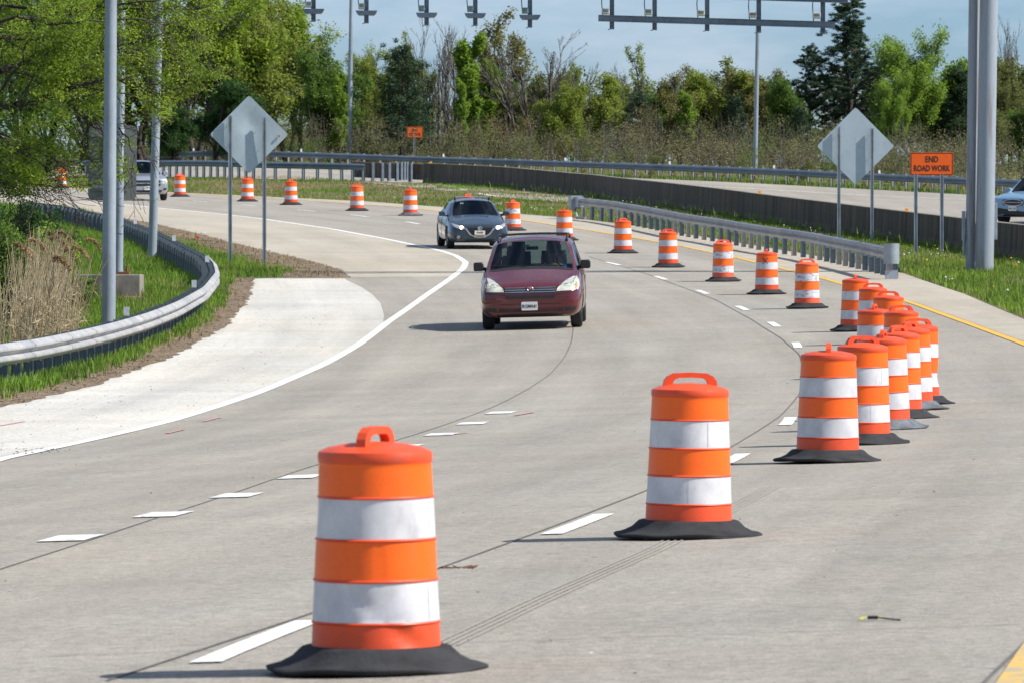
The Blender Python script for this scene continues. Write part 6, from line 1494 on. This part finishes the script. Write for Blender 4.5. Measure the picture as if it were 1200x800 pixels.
tp = np.array(tips); wx, wy, wz = tp[:,0]+o3[0], tp[:,1]+o3[1], tp[:,2]+o3[2]; ppx = PX+F*wx/wy; ppy = PY-F*(wz-CAMZ)/wy
keep = (wz > gz(-9,112)+1.2) & ~((ppx > 108) & (ppx < 146) & (wy < 107.5)) & ~((ppx > 160) & (ppy > 165)) & ~((ppx > 205) & (ppy > 110)) & (ppy < 232-.12*np.clip(ppx,0,300)) & (ppx < 262)
kr = rs.rand(len(tp)); keep &= ~((wy < 106) & (ppx > 100) & (ppx < 200)) & ~((ppx > 140) & (kr < .55)) & ~((ppx > 92) & (ppy > 138) & (kr < .8)) & ~((ppx > 52) & (ppx < 112) & (ppy > 185) & (kr < .85))
tp = tp[keep]
P1_, Q1_ = leaf_cloud(rs, tp, .20, 20, .07, .6, .25, .42)
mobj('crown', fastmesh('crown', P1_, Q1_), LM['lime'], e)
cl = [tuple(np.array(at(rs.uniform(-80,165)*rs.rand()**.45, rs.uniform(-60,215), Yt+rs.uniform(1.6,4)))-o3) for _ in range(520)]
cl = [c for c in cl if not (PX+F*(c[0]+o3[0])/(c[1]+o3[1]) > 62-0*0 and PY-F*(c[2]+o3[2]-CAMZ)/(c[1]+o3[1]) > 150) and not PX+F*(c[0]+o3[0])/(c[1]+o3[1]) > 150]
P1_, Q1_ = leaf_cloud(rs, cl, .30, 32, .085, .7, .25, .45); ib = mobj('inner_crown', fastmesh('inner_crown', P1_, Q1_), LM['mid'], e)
# ---- small litter
def bit(name, px, py, d, m_, label, cat='litter', rz=0):
    p = hit(px, py); mb = MB(); mb.box((0,0,d[2]/2),d, rz=rz); mb.box((d[0]*.3,d[1]*.2,d[2]*.6),(d[0]*.5,d[1]*.7,d[2]), rz=rz+.5); o = mb.build(name, m_, bevel=min(d)*.2); o.location = p+Vector((0,0,.01)); return tag(o, label, cat)
bit('litter_scrap', 1188.5, 313.5, (.12,.05,.06), M['redlitter'], 'red scrap of litter in the grass at the right edge')
bit('litter_scrap', 231, 279.5, (.13,.08,.05), M['redlitter'], 'small red and white scrap in the gore grass at left')
bit('litter_scrap', 237.5, 274.5, (.16,.08,.04), M['whitelitter'], 'pale blue white scrap in the gore grass at left')
bit('litter_scrap', 1074, 372, (.09,.05,.03), M['whitelitter'], 'pale scrap on the shoulder edge beside the cluster of drums')
p = hit(1031,727); st_ = empty('webbing_strap', p, 0, 'short yellow and black strap lying on the road at lower right', 'strap')
mb = MB(); mb.sweep([(-.092,0,.006),(-.075,.01,.012),(-.05,.015,.016)], [(-.012,0),(-.012,.003),(.012,.003),(.012,0)], closed=True); mb.sweep([(-.01,.012,.018),(.02,.008,.012),(.045,.0,.008)], [(-.007,0),(-.007,.003),(.007,.003),(.007,0)], closed=True); mb.build('yellow_webbing', M['strap_yellow'], st_)
mb = MB(); mb.box((-.03,.014,.014),(.045,.035,.014)); mb.sweep([(.0,.01,.012),(.045,-.02,.007),(.092,-.035,.004)], [(-.012,0),(-.012,.005),(.012,.005),(.012,0)], closed=True); mb.build('black_buckle', M['dark'], st_)
p = hit(535,666); mb = MB()
rs_ = random.Random(5)
for k in range(12): a = rs_.uniform(-.11,.11); mb.tube((a,rs_.uniform(-.06,.06),.006),(a+rs_.uniform(-.07,.09),rs_.uniform(-.06,.06),rs_.uniform(.006,.02)),.004,n=4)
o = mb.build('dead_twigs', M['rust']); o.location = p; tag(o, 'small wad of rusty brown twigs on the joint beside the nearest drum', 'twigs')
SKYTINT=(.58,.76,1.08,1); CLOUD=(5.6,6.3,7.3,1); SKYS=.085; SUNS=4.7; EXPO=.55
# ------------------------------------------------------------------ sky, sun, camera
W = bpy.data.worlds.new('World'); S.world = W; W.use_nodes = True; nt = W.node_tree; L = nt.links
for n_ in list(nt.nodes): nt.nodes.remove(n_)
EL, AZ = math.radians(45), math.radians(102)
sky = N(nt, 'ShaderNodeTexSky', sky_type='NISHITA'); sky.sun_disc = False; sky.sun_elevation = EL; sky.sun_rotation = AZ; sky.altitude = 100; sky.air_density = 1.0; sky.dust_density = .6; sky.ozone_density = 3.0
tc = N(nt, 'ShaderNodeTexCoord'); mp = N(nt, 'ShaderNodeMapping'); mp.inputs['Scale'].default_value = (9,9,34); L.new(tc.outputs['Generated'], mp.inputs[0])
ns = N(nt, 'ShaderNodeTexNoise', Scale=1.6, Detail=7.0, Roughness=.55); L.new(mp.outputs[0], ns.inputs['Vector'])
rp = N(nt, 'ShaderNodeMapRange'); rp.inputs['From Min'].default_value = .42; rp.inputs['From Max'].default_value = .70; rp.inputs['To Max'].default_value = .8; L.new(ns.outputs[0], rp.inputs[0])
tint = N(nt, 'ShaderNodeMix', data_type='RGBA', blend_type='MULTIPLY'); sx_ = N(nt, 'ShaderNodeSeparateXYZ'); L.new(tc.outputs['Generated'], sx_.inputs[0]); hz_ = N(nt, 'ShaderNodeMapRange'); hz_.inputs['From Min'].default_value = .05; hz_.inputs['From Max'].default_value = .35; hz_.inputs['To Min'].default_value = 1; hz_.inputs['To Max'].default_value = .15; L.new(sx_.outputs[2], hz_.inputs[0]); L.new(hz_.outputs[0], tint.inputs['Factor']); L.new(sky.outputs[0], tint.inputs['A']); tint.inputs['B'].default_value = SKYTINT
mx = N(nt, 'ShaderNodeMix', data_type='RGBA'); L.new(rp.outputs[0], mx.inputs['Factor']); L.new(tint.outputs['Result'], mx.inputs['A']); mx.inputs['B'].default_value = CLOUD
bg = N(nt, 'ShaderNodeBackground', Strength=SKYS); L.new(mx.outputs['Result'], bg.inputs[0]); ow = N(nt, 'ShaderNodeOutputWorld'); L.new(bg.outputs[0], ow.inputs[0])
sun = bpy.data.lights.new('sun', 'SUN'); sun.energy = SUNS; sun.angle = math.radians(.53); sun.color = (1,.955,.88)
so = bpy.data.objects.new('sun', sun); COL.objects.link(so)
sv = Vector((math.cos(EL)*math.sin(AZ), math.cos(EL)*math.cos(AZ), math.sin(EL))); so.rotation_euler = (-sv).to_track_quat('-Z','Y').to_euler(); so.location = (30,60,40)
cam = bpy.data.cameras.new('camera'); co = bpy.data.objects.new('camera', cam); COL.objects.link(co); S.camera = co
cam.sensor_width = 36; cam.lens = F/1200*36; cam.clip_start = 1; cam.clip_end = 6000
co.location = (0,0,CAMZ); co.rotation_euler = (PI/2-math.atan(90/F), 0, 0)
cam.dof.use_dof = True; cam.dof.focus_distance = 66; cam.dof.aperture_fstop = 14
S.view_settings.view_transform = 'Standard'; S.view_settings.look = 'None'; S.view_settings.exposure = EXPO; S.view_settings.gamma = 1
S.cycles.max_bounces = 6; S.cycles.transparent_max_bounces = 10; S.cycles.use_denoising = True; S.cycles.sample_clamp_indirect = 6
